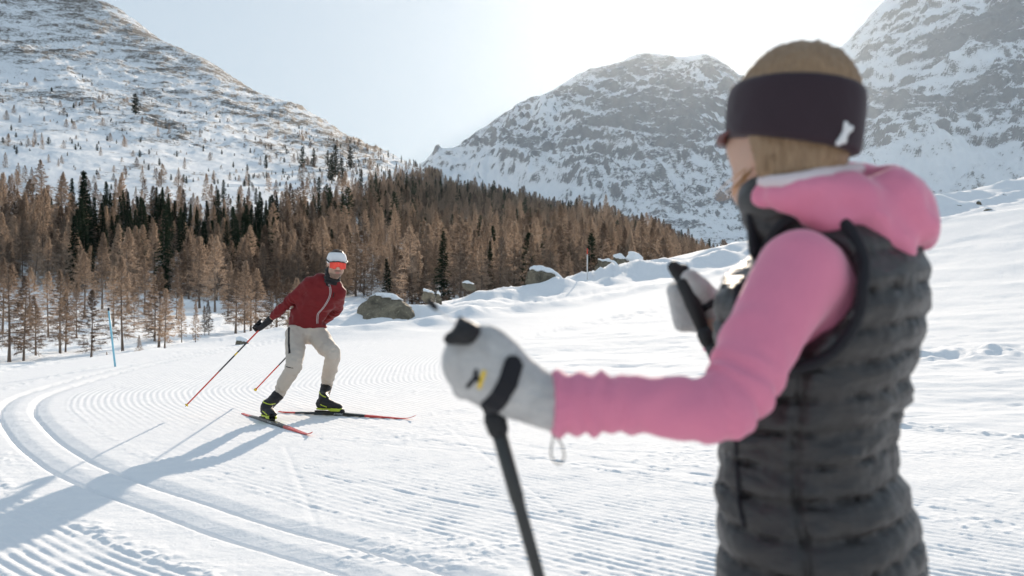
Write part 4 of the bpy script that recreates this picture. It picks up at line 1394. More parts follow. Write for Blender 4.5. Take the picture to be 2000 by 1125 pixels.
    boot('boot', ankL * .45 + (hL_ + (0, 0, .09)) * .55, hL_, dL, ankL + (kneeL - ankL) * .08)
    BASE = np.zeros(3)
    # skis
    def ski(sk, label):
        a = np.append(sk[0], gz(*sk[0])); b = np.append(sk[1], gz(*sk[1]))
        u = nrm(b - a); L = np.linalg.norm(b - a); up = np.array([0, 0, 1.]); up = nrm(up - (up @ u) * u); s = np.cross(u, up)
        gm = max(gz(*(sk[0] + (sk[1] - sk[0]) * t)) - (a + (b - a) * t)[2] for t in np.linspace(.02, .95, 60))
        a = a + up * (gm * .55 + .002)
        e = empty('cross_country_ski', a)
        tag(e, label, 'ski')
        N = 60
        ts = np.linspace(0, 1, N + 1)
        wv = np.interp(ts, [0, .03, .1, .5, .9, .96, 1], [.016, .021, .0215, .0225, .022, .018, .005])
        thick = np.interp(ts, [0, .1, .35, .5, .7, .9, 1], [.006, .010, .027, .029, .018, .007, .004])
        lift = np.interp(ts, [0, .02, .9, .94, .97, 1], [.006, .0, 0, .005, .017, .036]) + .012 * np.sin(np.pi * np.clip(ts / .9, 0, 1)) * 0
        def seg(name, i0, i1, mat):
            V = []; F = []
            for i in range(i0, i1 + 1):
                c = u * L * ts[i] + up * lift[i]
                for sx, hz in ((-1, 0), (1, 0), (1, 1), (-1, 1)):
                    V.append(c + s * sx * wv[i] * (1 if not hz else .88) + up * thick[i] * hz)
            n = i1 - i0
            for i in range(n):
                for k in range(4):
                    p = i * 4 + k; q = i * 4 + (k + 1) % 4
                    F.append((p, q, q + 4, p + 4))
            F.append((0, 3, 2, 1)); m = n * 4; F.append((m, m + 1, m + 2, m + 3))
            me = bpy.data.meshes.new(name); me.from_pydata([tuple(v) for v in V], [], F); me.materials.append(mat)
            o = bpy.data.objects.new(name, me); link(o, e)
            return o
        seg('tail', 0, 8, MAT['ski_red']); mid = seg('midsection', 8, 39, MAT['ski_black']); seg('tip', 39, N, MAT['ski_red'])
        # binding plate under the boot
        def bind(P):
            q = P; A = q @ u; Lx = q @ s; Hh = q @ up
            d = smax(smax(np.abs(Lx) - .019, np.abs(Hh - .031) - .009, .004), np.abs(A - L * .385) - .17, .01)
            d = smin(d, smax(smax(np.abs(Lx) - .020, np.abs(Hh - .046) - .016, .006), np.abs(A - L * .385 - .135) - .035, .012), .01)
            return d
        c = u * L * .385 + up * .035
        V, Q = surface_nets(bind, c - .24, c + .24, .006)
        me = mesh_np('binding', V, Q, MAT['black_rubber']); link(bpy.data.objects.new('binding', me), e)
        # lettering on the side wall that faces the camera
        sd = -s if (-s)[1] < s[1] else s
        cu = bpy.data.curves.new('lettering', 'FONT'); cu.body = 'ATOMIC'; cu.size = .026; cu.align_x = 'CENTER'; cu.extrude = .0004; cu.shear = .2; cu.space_character = 1.15
        tmp = bpy.data.objects.new('lettering_tmp', cu); COL.objects.link(tmp)
        bpy.context.view_layer.update()
        me = bpy.data.meshes.new_from_object(tmp.evaluated_get(bpy.context.evaluated_depsgraph_get()))
        bpy.data.objects.remove(tmp)
        me.name = 'lettering'; me.materials.clear(); me.materials.append(MAT['white_print'])
        o = bpy.data.objects.new('lettering', me); link(o, e)
        xd = u if np.cross(u, up) @ sd > 0 else -u
        M = Matrix(np.column_stack([xd, up, sd]).tolist()).to_4x4()
        pos = u * L * .46 + up * .006 + sd * (.0228 + .0012)
        M.translation = Vector(pos)
        o.matrix_local = M
        return e
    ski(skiR, 'shorter looking black and red ski pointing at the camera, under his nearer boot')
    ski(skiL, 'black and red ski lying sideways to the right, under his flat rear boot')
    # poles
    def pole(hand, tip, label, name='ski_pole'):
        d = nrm(tip - hand); top = hand - d * .075
        e = empty(name, tip); tag(e, label, 'ski pole')
        def P(t): return top + (tip - top) * t - tip
        segs = [('grip', 0, .115, .0150, MAT['black_rubber']), ('shaft_section', .115, .26, .0085, MAT['pole_red']), ('shaft_section', .26, .60, .0082, MAT['pole_grey']), ('shaft_section', .60, .985, .0075, MAT['pole_red'])]
        for nm, a, b, r, m in segs:
            n = 6
            rr = [r] * n
            if nm == 'grip': rr = [.012, .0165, .015, .0145, .0155, .010]
            sweep(nm, [P(a + (b - a) * i / (n - 1)) for i in range(n)], rr, m, e, 8, base=(0, 0, 0))
        sweep('print_ring', [P(.375), P(.41)], .0088, MAT['yellow'], e, 8, base=(0, 0, 0))
        # half-moon basket and tip
        sd = nrm(np.cross(d, (0, 1, 0)))
        sweep('basket', [P(.972), P(.976), P(.986), P(.988)], [.008, .020, .022, .008], MAT['yellow'], e, 10, base=(0, 0, 0), flat=.8)
        sweep('spike', [P(.985), P(1.0)], [.005, .0015], MAT['pole_grey'], e, 6, base=(0, 0, 0))
        return e
    pole(hR, tipR, 'long red and grey ski pole trailing from the gloved hand of the man in red')
    pole(hL, tipL, 'red ski pole half hidden behind the beige trousers of the man in red')
build_man()

# ------------------------------------------------------------------ the woman in the foreground
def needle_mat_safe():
    t = NT('painted_sunlit_strands')
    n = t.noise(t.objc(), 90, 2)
    c = t.mix(n, (.55, .34, .17), (.80, .58, .34))  # paler than the rest of her hair: sunlit look put into the colour
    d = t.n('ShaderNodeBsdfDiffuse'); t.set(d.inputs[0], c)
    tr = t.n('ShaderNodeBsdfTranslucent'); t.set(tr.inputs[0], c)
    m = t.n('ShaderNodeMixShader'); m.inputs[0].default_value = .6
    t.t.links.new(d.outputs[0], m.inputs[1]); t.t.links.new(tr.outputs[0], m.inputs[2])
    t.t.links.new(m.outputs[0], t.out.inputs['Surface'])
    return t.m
MAT['pink'] = cloth('pink_fleece', (.74, .25, .365), (.66, .20, .315), 300, .15, .9, 9, .35, .0015)
MAT['pink_light'] = cloth('pale_hood_lining', (.70, .62, .64), (.64, .56, .58), 200, .3, .9, 12, .3, .002)
t_ = NT('vest_nylon'); _p = t_.objc()
_n1 = t_.noise(t_.mapping(_p, (1, 1, 3.5)), 16, 4, .6, .8)
t_.bsdf(t_.mix(_n1, (.017, .016, .017), (.036, .033, .033)), t_.ramp(_n1, [(.3, .34), (.7, .52)]), t_.bump(_n1, .55, .012), .5)
MAT['vest'] = t_.m
MAT['vest_dark'] = cloth('vest_binding', (.012, .012, .016), (.018, .018, .022), 150, .2, .7, 20, .1)
MAT['wool'] = cloth('grey_wool_glove', (.66, .645, .63), (.36, .35, .345), 150, .9, .95, 34, .4, .006)
MAT['band_plum'] = cloth('plum_black_headband', (.040, .024, .032), (.030, .018, .024), 260, .1, .7, 10, .15, .0015)
t_ = NT('blond_hair'); _p = t_.objc()
_n1 = t_.noise(t_.mapping(_p, (60, 60, 7)), 3.0, 4, .6, .5)
t_.bsdf(t_.mix(_n1, (.16, .092, .050), (.44, .29, .165)), .42, t_.bump(_n1, .6, .006), .45)
MAT['hair_blond'] = t_.m
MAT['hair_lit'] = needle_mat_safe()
MAT['lens_dark'] = plain('dark_red_lens', (.10, .022, .022), .15, .6)
MAT['tights'] = cloth('black_tights', (.012, .013, .018), (.018, .018, .024), 150, .15, .75, 8, .1)

def build_woman():
    global BASE
    BASE = np.array([.52, 1.62, gz(.52, 1.62)])
    g0 = BASE[2]
    fw = nrm((-.80, .60, 0)); lf = nrm((-.60, -.80, 0)); up = np.array([0, 0, 1.])        # facing, her left, up
    shL, elL, wrL = at(1562, 546, 1.465), at(1412, 792, 1.36), at(1092, 788, 1.33)
    shR = at(1640, 500, 1.76); elR = np.array([.53, 1.93, 1.10]); wrR = at(1402, 645, 1.90)
    hc = at(1536, 250, 1.60)
    HF = frame((-.50, .865, -.06), (.15, .02, 1.)); HS = 1.06
    tp = [at(1612, 1190, 1.62), at(1606, 1110, 1.62), at(1598, 1040, 1.62), at(1578, 930, 1.62), at(1577, 850, 1.62), at(1586, 740, 1.62), at(1603, 620, 1.62), at(1612, 530, 1.62), at(1600, 462, 1.61), at(1566, 405, 1.60)]
    tw = np.array([.186, .190, .180, .160, .158, .172, .186, .192, .170, .075]); td = np.array([.128, .132, .128, .115, .114, .124, .134, .132, .100, .070])
    def torso(P, g=0., full=False):
        return tube(P, tp, tw + g, td + g, lf, 5, full, 2.25)
    hipL = at(1570, 1200, 1.56); hipR = at(1660, 1200, 1.68)
    kneeL = np.array([hipL[0] - .03, hipL[1] + .02, g0 + .46]); kneeR = np.array([hipR[0] - .03, hipR[1] + .02, g0 + .46])
    footL = np.array([hipL[0] + .01, hipL[1], g0 + .07]); footR = np.array([hipR[0] + .01, hipR[1], g0 + .07])
    def body(P):
        d, _ = head_sdf(P, hc, HF, HS, True)
        d = smin(d, capsule(P, hc + up * -.09 - fw * .02, at(1580, 430, 1.61), .050, .058), .03)
        d = smin(d, torso(P, -.025), .04)
        for a, b, c in ((shL, elL, wrL), (shR, elR, wrR)):
            d = smin(d, chain(P, [a, b, c, c + nrm(c - b) * .03], [.050, .034, .022, .016], .02), .04)
        for a, b, c in ((hipL, kneeL, footL), (hipR, kneeR, footR)):
            d = smin(d, chain(P, [a, b, c], [.085, .052, .035], .03), .05)
        return d
    wm = solid('person', body, (-.02, 1.2, g0), (.85, 2.05, 1.72), .012, MAT['skin_woman'], None,
               lambda V: {'lip': np.zeros(len(V)), 'beard': np.zeros(len(V))})
    tag(wm, 'woman in black quilted vest and pink hooded top, seen from behind', 'person')
    # pink top: sleeves and shoulders under the vest
    def sleeve_rings(e, ar, an, L, Lt, P, kk=0):
        f = np.exp(-((ar - L) / .060) ** 2) * .0050 * np.sin(ar * 190 + 1.2 * np.sin(an + .5) + 5 * noise3(P * 7))
        f2 = smoothstep(Lt - .13, Lt - .02, ar) * .0052 * np.sin(ar * 230 + 1.5 * np.sin(an) + 4 * noise3(P * 12))
        f3 = .0018 * np.sin(ar * 120 + 2 * np.sin(an + 1) + 6 * noise3(P * 6)) * smoothstep(.06, .14, ar)
        return e + (f + f2 + f3) * (.6 + .9 * np.clip(noise3(P * 9 + 4) + .3, 0, 1)) + .005 * fbm3(P * 11, 2)
    def top(P):
        d = torso(P, -.010)
        for i, (a, b, c, rr) in enumerate(((shL, elL, wrL, [.062, .056, .048, .0395, .0430]), (shR, elR, wrR, [.062, .056, .050, .043, .044]))):
            m = a + (b - a) * .5 + (up * .006); m2 = b + (c - b) * .5
            e, ar, an, _, _ = tube(P, [a + up * .012, m, b, m2, c + (c - b) * .06], rr, full=True, n=7)
            L = np.linalg.norm(b - a); Lt = L + np.linalg.norm(c - b)
            e = sleeve_rings(e, ar, an, L, Lt, P, i)
            e = smax(e, ((P - c) @ nrm(c - b)) - .012, .006)
            d = smin(d, e, .035)
        return d
    solid('pink_top', top, (-.02, 1.22, 1.0), (.86, 2.02, 1.47), .0056, MAT['pink'], wm)
    # quilted vest with horizontal baffles
    def vest(P):
        v, ar, an, u, w = torso(P, .008, True)
        zz = P[:, 2] + .010 * np.sin(an * 2.0 + 1) + .008 * noise3(P * 7)
        ph = zz / .052
        puff = (np.abs(np.sin(np.pi * ph)) + .01) ** .32
        crk = .007 * fbm3(P * np.array([10, 10, 30]), 3) + .005 * np.abs(noise3(P * np.array([16, 16, 42])))
        waist = np.exp(-((P[:, 2] - 1.06) / .07) ** 2)
        seam = 1 - np.abs(np.sin(np.pi * ph))
        v = v + .004 * np.exp(-((np.abs(np.sin(np.pi * ph))) / .16) ** 2)
        d = v - .0125 * puff + crk * (1 + 1.2 * waist) + .0022 * seam * np.sin(an * 46 + 7 * noise3(P * 6)) + .004 * noise3(P * np.array([9, 9, 24]) + 3)
        # side and back panel seams
        for a0 in (-1.75, .35, 2.6):
            d = d + .009 * np.exp(-((((an - a0 + np.pi) % (2 * np.pi)) - np.pi) / .05) ** 2) * (P[:, 2] < 1.32)
        d = smin(d, tube(P, [at(1585, 462, 1.60), at(1560, 420, 1.60), at(1530, 385, 1.60)], [.085, .074, .070], [.080, .072, .070], lf, 5), .02)     # stand-up collar
        # arm holes
        for a, b in ((shL, elL), (shR, elR)):
            sg = 1 if a is shL else -1
            ax = nrm(lf * sg * 1.0 + (b - a) * .4)
            hole = capsule(P, a + up * .008 - ax * .002 - up * .012, a + ax * .20 + up * .03, .080, .125)
            hole = np.minimum(hole, capsule(P, a, b, .078, .066) + .004)
            d = smax(d, -hole, .012)
        d = smax(d, -(P[:, 2] - (at(1600, 1112, 1.62)[2])) + .0, .012)
        nk = capsule(P, at(1560, 440, 1.60), hc + up * -.02, .060, .075)
        return smax(d, -nk, .008)
    vs_ob = solid('quilted_vest', vest, (.20, 1.30, .80), (.86, 1.95, 1.46), .0062, MAT['vest'], wm)
    # binding round the near arm hole, hem band, front zip, side seam
    ring = []
    ax = nrm(lf + (elL - shL) * .4); e1 = nrm(np.cross(ax, up)); e2 = np.cross(ax, e1)
    def outer(P): return torso(P, .021)
    for k in np.linspace(0, 2 * math.pi, 40, endpoint=False):
        p = shL - up * .014 + e1 * math.cos(k) * .086 + e2 * math.sin(k) * .112
        ring.append(p)
    ring = list(snaps(outer, ring, [-ax] * len(ring)))
    ring.append(ring[0])
    sweep('arm_hole_binding', ring, .0095, MAT['vest_dark'], vs_ob, 8)
    hemz = at(1600, 1112, 1.62)[2]
    hp = []
    for k in np.linspace(0, 2 * math.pi, 60):
        cpt = at(1604, 1112, 1.62); dd = lf * math.cos(k) + fw * math.sin(k)
        hp.append((cpt + dd * .32, -dd))
    hp = snaps(lambda P: torso(P, .010), [h_[0] for h_ in hp], [h_[1] for h_ in hp])
    sweep('hem_band', hp, .012, MAT['vest'], vs_ob, 8)
    sp = snap_px(vest, catmull(np.array([(1438., 862.), (1441, 920), (1444, 980), (1455, 1035)]), 5), 1.2)
    sweep('pocket_zip', sp, .0045, MAT['vest_dark'], vs_ob, 6)
    # hood lying on her back
    def hood(P):
        bk = -fw
        d = tube(P, [at(1494, 377, 1.55), at(1545, 378, 1.50), at(1610, 376, 1.50), at(1668, 392, 1.53), at(1712, 412, 1.57), at(1742, 424, 1.62)],
                 [.024, .024, .029, .048, .072, .070], [.018, .024, .036, .052, .070, .074], up, 6)
        far = tube(P, [at(1500, 382, 1.62), at(1530, 372, 1.70), at(1620, 365, 1.72), at(1700, 375, 1.70), at(1750, 405, 1.66)], [.030, .034, .038, .050, .060], [.030, .034, .040, .050, .060], up, 6)
        d = smin(d, far, .04)
        d = smin(d, ellip(P, at(1722, 402, 1.60), (.058, .076, .064)), .04)
        d = smin(d, ellip(P, at(1655, 410, 1.505), (.085, .040, .040)), .03)
        d = smin(d, ellip(P, at(1720, 438, 1.555), (.060, .052, .068)), .03)
        for a_, b_ in (((1590, 366), (1740, 362)), ((1680, 462), (1790, 400)), ((1620, 410), (1720, 395)), ((1740, 470), (1790, 440))):        # creases
            d = smax(d, -capsule(P, at(a_[0], a_[1], 1.43), at(b_[0], b_[1], 1.46), .012), .012)
        d = d + .006 * np.sin(P[:, 0] * 62 + P[:, 2] * 46 + 3 * noise3(P * 8)) * smoothstep(.46, .54, P[:, 0]) + .016 * fbm3(P * 10, 3) + .006 * np.abs(noise3(P * 26))
        nk = tube(P, [at(1545, 430, 1.60), at(1556, 380, 1.60), at(1600, 330, 1.60), at(1640, 285, 1.60)], [.064, .070, .074, .08], [.064, .072, .080, .09], lf, 5)
        return smax(d, -nk, .014)
    hd = solid('hood', hood, (.34, 1.38, 1.30), (.74, 1.84, 1.56), .0058, MAT['pink'], wm)
    def lining(P):
        d = tube(P, [at(1488, 354, 1.54), at(1530, 354, 1.495), at(1585, 349, 1.49), at(1640, 338, 1.52), at(1680, 330, 1.57)], [.010, .012, .015, .014, .008], [.010, .011, .013, .013, .009], up, 6)
        return d + .004 * fbm3(P * 20, 2)
    solid('hood_lining', lining, (.34, 1.45, 1.38), (.62, 1.75, 1.54), .005, MAT['pink_light'], hd)
    # black collar front under the chin
    def collar(P):
        d = tube(P, [at(1490, 490, 1.60), at(1482, 440, 1.60), at(1475, 395, 1.60), at(1472, 362, 1.60)], [.046, .040, .034, .024], [.016, .013, .010, .008], nrm((.55, .83, 0)), 5)
        return d + .003 * fbm3(P * 25, 2)
    solid('vest_collar', collar, (.32, 1.5, 1.30), (.48, 1.75, 1.52), .005, MAT['vest_dark'], vs_ob)
    # hair
    def hq(P): return ((P - hc) @ HF.T) / HS
    def band0(P):
        q = hq(P); q2 = q.copy(); q2[:, 2] = np.where(q[:, 2] < .03, .03 + (q[:, 2] - .03) * .45, q[:, 2])
        return (ellip(q2, (0, -.014, .030), (.091, .113, .104)) + .0012 * fbm3(q * 30, 2)), q
    def slab(q): return np.maximum(q[:, 2] - .059 - .09 * q[:, 1], -.030 + .20 * q[:, 1] - q[:, 2])
    def hair(P):
        q = hq(P)
        d = ellip(q, (0, -.018, .036), (.081, .102, .090))
        d = smin(d, ellip(q, (0, -.052, -.055), (.056, .034, .075)), .04)
        d = smin(d, capsule(q, (0, -.052, -.06), (0, -.045, -.10), .045, .035), .03)
        for sg in (-1, 1):
            d = smin(d, capsule(q, (sg * .064, -.012, -.01), (sg * .052, -.035, -.11), .018, .016), .03)
        gro = .0030 * np.sin(np.arctan2(q[:, 0], q[:, 1] + .02) * 46 + 4 * noise3(q * 14)) + .004 * fbm3(q * np.array([30, 30, 10]), 2)
        d = d + gro
        face = smin(q[:, 1] - .030, .050 - q[:, 2], .015)
        d = smax(d, -.098 - q[:, 2], .01)
        d = smax(d, np.minimum(-(slab(q) - .004), band0(P)[0] + .007), .003)
        return smax(d, face, .015) * HS
    solid('hair', hair, hc - (.17, .17, .26), hc + .17, .005, MAT['hair_blond'], wm)
    # fly-away hairs over the crown and nape, one mesh
    rs = np.random.RandomState(9); FV = []; FF = []
    for i in range(420):
        u = rs.normal(size=3); u[2] = abs(u[2]) * .9 - .25; u[1] = min(u[1], .75); u /= np.linalg.norm(u)
        p = np.array([0, -.018, .036]) + u * (.082, .103, .091)
        if p[2] < .085: continue
        tg = np.cross(u, nrm((rs.normal() * .3, 1, rs.normal() * .3))); tg = nrm(np.cross(tg, u) * (1 if rs.rand() < .8 else -1) - np.array([0, 0, .5]))
        L = .02 + .035 * rs.rand(); k = len(FV)
        w3 = nrm(np.cross(u, tg)) * .0006
        pts_ = [p, p + tg * L * .5 + u * .004, p + tg * L + u * (.004 + .008 * rs.rand())]
        for q_ in pts_: FV += [hc + ((q_ - w3) * HS) @ HF - BASE, hc + ((q_ + w3) * HS) @ HF - BASE]
        FF += [(k, k + 1, k + 3, k + 2), (k + 2, k + 3, k + 5, k + 4)]
    tag(link(bpy.data.objects.new('flyaway_hair', mesh_np('flyaway_hair', FV, FF, MAT['hair_blond'])), wm), kind='stuff')
    # loose strands beside the chin, sunlight painted in as a paler hair colour
    rs = np.random.RandomState(5)
    for i in range(7):
        a = at(1462 + rs.normal() * 5, 338 + rs.normal() * 10, 1.56); b = at(1404 + rs.normal() * 10, 386 + rs.normal() * 9, 1.54)
        m = (a + b) / 2 + np.array([0, 0, rs.normal() * .006 - .003])
        sweep('hair_strand', catmull(np.array([a, m, b]), 5), np.linspace(.0012, .0005, 11), MAT['hair_lit'], wm, 5)
    # headband
    def band(P):
        d, q = band0(P)
        return smax(d, slab(q), .006) * HS
    hb = solid('headband', band, hc - .18, hc + .18, .0048, MAT['band_plum'], wm, relax=2)
    def decal(name, strokes, thick, f, parent, mat, Y, h, pad=.03, pw=.004):
        """flat print wrapped on the surface f: strokes in photo pixels, kept inside a thin shell of that surface"""
        caps = []
        flat_ = [q for s in strokes for q in s]; pts = snap_px(f, flat_, Y); look = {q: p for q, p in zip(flat_, pts)}
        lo, hi = pts.min(0) - pad, pts.max(0) + pad
        segs = [(look[s[i]], look[s[i + 1]]) for s in strokes for i in range(len(s) - 1)]
        def g(P):
            d = None
            for a, b in segs:
                q = capsule(P, a, b, thick); d = q if d is None else np.minimum(d, q)
            return np.maximum(d, np.abs(f(P)) - pw)
        return solid(name, g, lo, hi, h, mat, parent, relax=1)
    decal('logo', [[(1652, 242), (1650, 260), (1637, 280)], [(1650, 260), (1662, 250)], [(1650, 260), (1648, 276)]], .0050, band, hb, MAT['white_print'], 1.3, .003)
    sweep('headband_knot', [at(1655, 248, 1.56), at(1672, 249, 1.56), at(1682, 250, 1.57)], [.006, .008, .003], MAT['band_plum'], hb, 8)
    # sunglasses
    def H(x, y, z): return hc + (np.array([x, y, z]) * HS) @ HF
    SGX = -1 if (H(-1, 0, 0) - hc)[1] < 0 else 1
    gl = sweep('sunglasses', [H(SGX * .076, .03, -.012), H(SGX * .074, .055, -.016), H(SGX * .068, .066, -.018), H(SGX * .058, .076, -.020)], [.003, .004, .009, .011], MAT['lens_dark'], wm, 8)
    # tights and boots
    def tights(P):
        d = tube(P, [at(1606, 1080, 1.62), at(1610, 1150, 1.62), at(1614, 1230, 1.62)], [.165, .176, .165], [.112, .122, .118], lf, 5, False, 2.3)
        for a, b, c in ((hipL, kneeL, footL), (hipR, kneeR, footR)):
            d = smin(d, tube(P, [a, a + (b - a) * .5, b, b + (c - b) * .5, c + up * .06], [.105, .092, .066, .058, .045]), .04)
        return d + .006 * fbm3(P * 9, 2)
    solid('trousers', tights, (.25, 1.3, g0), (.85, 1.95, 1.0), .010, MAT['tights'], wm)
    for ft in (footL, footR):
        def bt(P, ft=ft):
            d = tube(P, [ft + up * .12, ft + up * .03], [.055, .048], None, lf, 4)
            d = smin(d, tube(P, [ft - fw * .04 - up * .02, ft + fw * .08 - up * .02, ft + fw * .17 - up * .03], [.040, .044, .034], [.036, .032, .024], lf, 4), .03)
            return smax(d, -(P[:, 2] - g0 - .005), .006)
        solid('boot', bt, ft - .18, ft + .26, .010, MAT['black_rubber'], wm)

    # gloves. near one: back of the hand to the camera, fist closed round the grip
    S = 1.33
    def G(px, py, dy=0.): return at(px, py, S + dy)
    def gloveL(P):
        cuff, ar, an, _, _ = tube(P, [G(1100, 792), G(1050, 778), G(1005, 757), G(985, 745)], [.0375, .0365, .0355, .035], [.036, .035, .033, .033], up, 5, True)
        cuff = cuff - .0016 * np.cos(an * 13)
        hand = tube(P, [G(1005, 754), G(965, 728), G(930, 706), G(912, 694)], [.039, .050, .049, .042], [.032, .034, .034, .030], nrm((.25, 0, 1)), 5)
        d = smin(cuff, hand, .018)
        # fingers wrap down over the far side of the grip, knuckles along the left edge
        for i, (kx, ky) in enumerate(((897, 666), (890, 694), (896, 723), (910, 750))):
            k0 = G(kx + 30, ky + 2, -.012); k1 = G(kx, ky, .004); k2 = G(kx - 4, ky + 8, .036); k3 = G(kx + 26, ky + 14, .052)
            d = smin(d, chain(P, [k0, k1, k2, k3], [.0155, .0166, .0158, .0135], .004), .004)
        for gx, gy in ((877, 675), (879, 706), (888, 737)):
            d = smax(d, -capsule(P, G(gx - 14, gy - 2, -.040), G(gx + 34, gy + 2, -.048), .0075, .003), .006)
        # thumb along the top
        d = smin(d, chain(P, [G(985, 694, .005), G(955, 668, .008), G(925, 664, .016), G(902, 672, .03)], [.021, .0200, .018, .015], .008), .009)
        return d + .0012 * fbm3(P * 120, 2)
    gL = solid('glove', gloveL, (-.15, 1.22, 1.04), (.09, 1.45, 1.27), .0050, MAT['wool'], wm)
    strap = lambda P: gloveL(P)
    decal('glove_strap', [[(1003, 712), (992, 748), (972, 782), (957, 795)]], .0135, gloveL, gL, MAT['vest_dark'], 1.15, .0035, pw=.004)
    decal('logo', [[(930, 724), (928, 738), (913, 756)], [(928, 738), (936, 741)]], .0034, gloveL, gL, MAT['vest_dark'], 1.15, .0024, pw=.0025)
    decal('logo_lettering', [[(945, 727), (936, 757)]], .0036, gloveL, gL, MAT['yellow'], 1.15, .0024, pw=.0025)
    lp = [at(1078, 838, 1.325), at(1080, 856, 1.32), at(1076, 880, 1.32), at(1080, 898, 1.32), at(1092, 906, 1.32), at(1102, 893, 1.32), at(1097, 868, 1.32), at(1084, 850, 1.32)]
    sweep('cord_loop', catmull(np.array(lp), 5), .0012, MAT['vest_dark'], gL, 5)
    # far hand: fingers towards us, closed on the grip
    T = 1.90
    def K(px, py, dy=0.): return at(px, py, T + dy)
    def gloveR(P):
        d = tube(P, [K(1428, 676, .02), K(1408, 640, .02), K(1388, 610, .02)], [.040, .040, .040], [.036, .036, .038], up, 5)
        d = smin(d, ellip(P, K(1362, 592, .03), (.040, .034, .048)), .02)
        for i in range(4):                                   # fingers, left of the grip, curled
            o = i * .019
            a = K(1330, 572, .02) + np.array([.0, .0, -.019 * i]) + np.array([.004 * i, 0, 0])
            d = smin(d, chain(P, [a + (.030, .030, .006), a + (-.008, .012, .004), a + (-.012, -.018, 0), a + (.012, -.026, -.004)], [.0165, .0172, .0168, .0145], .005), .007)
        d = smin(d, chain(P, [K(1388, 600, -.01), K(1366, 566, -.02), K(1348, 544, -.022)], [.021, .0225, .018], .008), .008)
        return d + .0012 * fbm3(P * 120, 2)
    gR = solid('glove', gloveR, (.25, 1.80, 1.17), (.44, 2.0, 1.37), .0046, MAT['wool'], wm)
    decal('glove_strap', [[(1370, 603), (1392, 592)]], .0085, gloveR, gR, MAT['vest_dark'], 1.7, .004, pw=.004)
    BASE = np.zeros(3)

    # her poles
    def pole(top, a, b, zg, label, r, wedge):
        """grip from top to a, shaft from a through b down to the ground"""
        d = nrm(b - a); L = (a[2] - zg) / -d[2]
        tip = a + d * L
        e = empty('ski_pole', tip); tag(e, label, 'ski pole')
        sweep('shaft', [a - tip, a + d * .12 - tip, a + d * .13 - tip, a + d * (L - .02) - tip], [r, r * .95, r * .82, r * .62], MAT['pole_dark'], e, 12, base=(0, 0, 0))
        sweep('shaft_collar', [a + d * .0 - tip, a + d * .012 - tip, a + d * .030 - tip, a + d * .036 - tip], [r * 1.1, r * 1.5, r * 1.35, r * 1.05], MAT['black_rubber'], e, 12, base=(0, 0, 0))
        gd = nrm(a - top)
        sweep('grip', [top - tip, top + gd * .006 - tip, top + gd * .03 - tip, top + (a - top) * .5 - tip, a - tip], [.012, .016, .0145, .0150, .0125], MAT['black_rubber'], e, 12, base=(0, 0, 0))
        sweep('basket', [tip + d * -.045 - tip, tip - d * .040 - tip, tip - d * .03 - tip], [.006, .022, .008], MAT['black_rubber'], e, 10, base=(0, 0, 0))
        sweep('spike', [-d * .03, d * 0], [.005, .0015], MAT['pole_dark'], e, 6, base=(0, 0, 0))
        def wd(P):
            P = P + tip
            dd = None
            for p, q, ra, rb in wedge:
                c = capsule(P, p, q, ra, rb); dd = c if dd is None else smin(dd, c, .006)
            return dd
        pts = np.array([q for w_ in wedge for q in w_[:2]])
        V, Q = surface_nets(wd, pts.min(0) - tip - .04, pts.max(0) - tip + .04, .004)
        link(bpy.data.objects.new('grip_head', mesh_np('grip_head', V, Q, MAT['black_rubber'])), e)
        return e, tip
    e, tip = pole(G(908, 662, .02), G(962, 800, .0), at(1052, 1125, 1.315), gz(.3, 1.3), 'black ski pole held upright in the grey glove nearest the camera', .0105,
         [(G(878, 662, -.030), G(914, 650, -.028), .0085, .014), (G(899, 622, -.022), G(906, 646, -.028), .0045, .016), (G(914, 648, -.028), G(930, 644, -.022), .014, .007), (G(905, 650, -.02), G(915, 672, .01), .010, .012)])
    cc = catmull(np.array([G(925, 652, .02), G(945, 643, .02), G(965, 646, .01)]), 6)
    sweep('strap_loop', cc - tip, .004, MAT['vest_dark'], e, 6, base=(0, 0, 0))
    sweep('strap_cord', np.array([G(898, 640, .03), G(880, 624, .035), G(852, 604, .04)]) - tip, .0012, MAT['white_print'], e, 6, base=(0, 0, 0))
    sweep('cord_toggle', np.array([G(853, 605, .04), G(848, 598, .04), G(840, 590, .04), G(836, 586, .04)]) - tip, [.0032, .0048, .0058, .0045], MAT['black_rubber'], e, 8, base=(0, 0, 0))
    e, tip = pole(K(1334, 545, -.02), K(1372, 640, -.04), at(1386, 676, 1.85), gz(.7, 1.8), 'black ski pole in her far hand, partly hidden behind the pink sleeve', .0105,
         [(K(1316, 522, 0), K(1334, 548, 0), .0125, .0125), (K(1324, 534, 0), K(1336, 526, 0), .011, .010), (K(1334, 548, -.01), K(1352, 585, -.022), .012, .012), (K(1352, 585, -.02), K(1374, 640, -.005), .012, .012)])
MAT['pole_dark'] = plain('pole_dark_carbon', (.030, .031, .030), .38, .5)
build_woman()

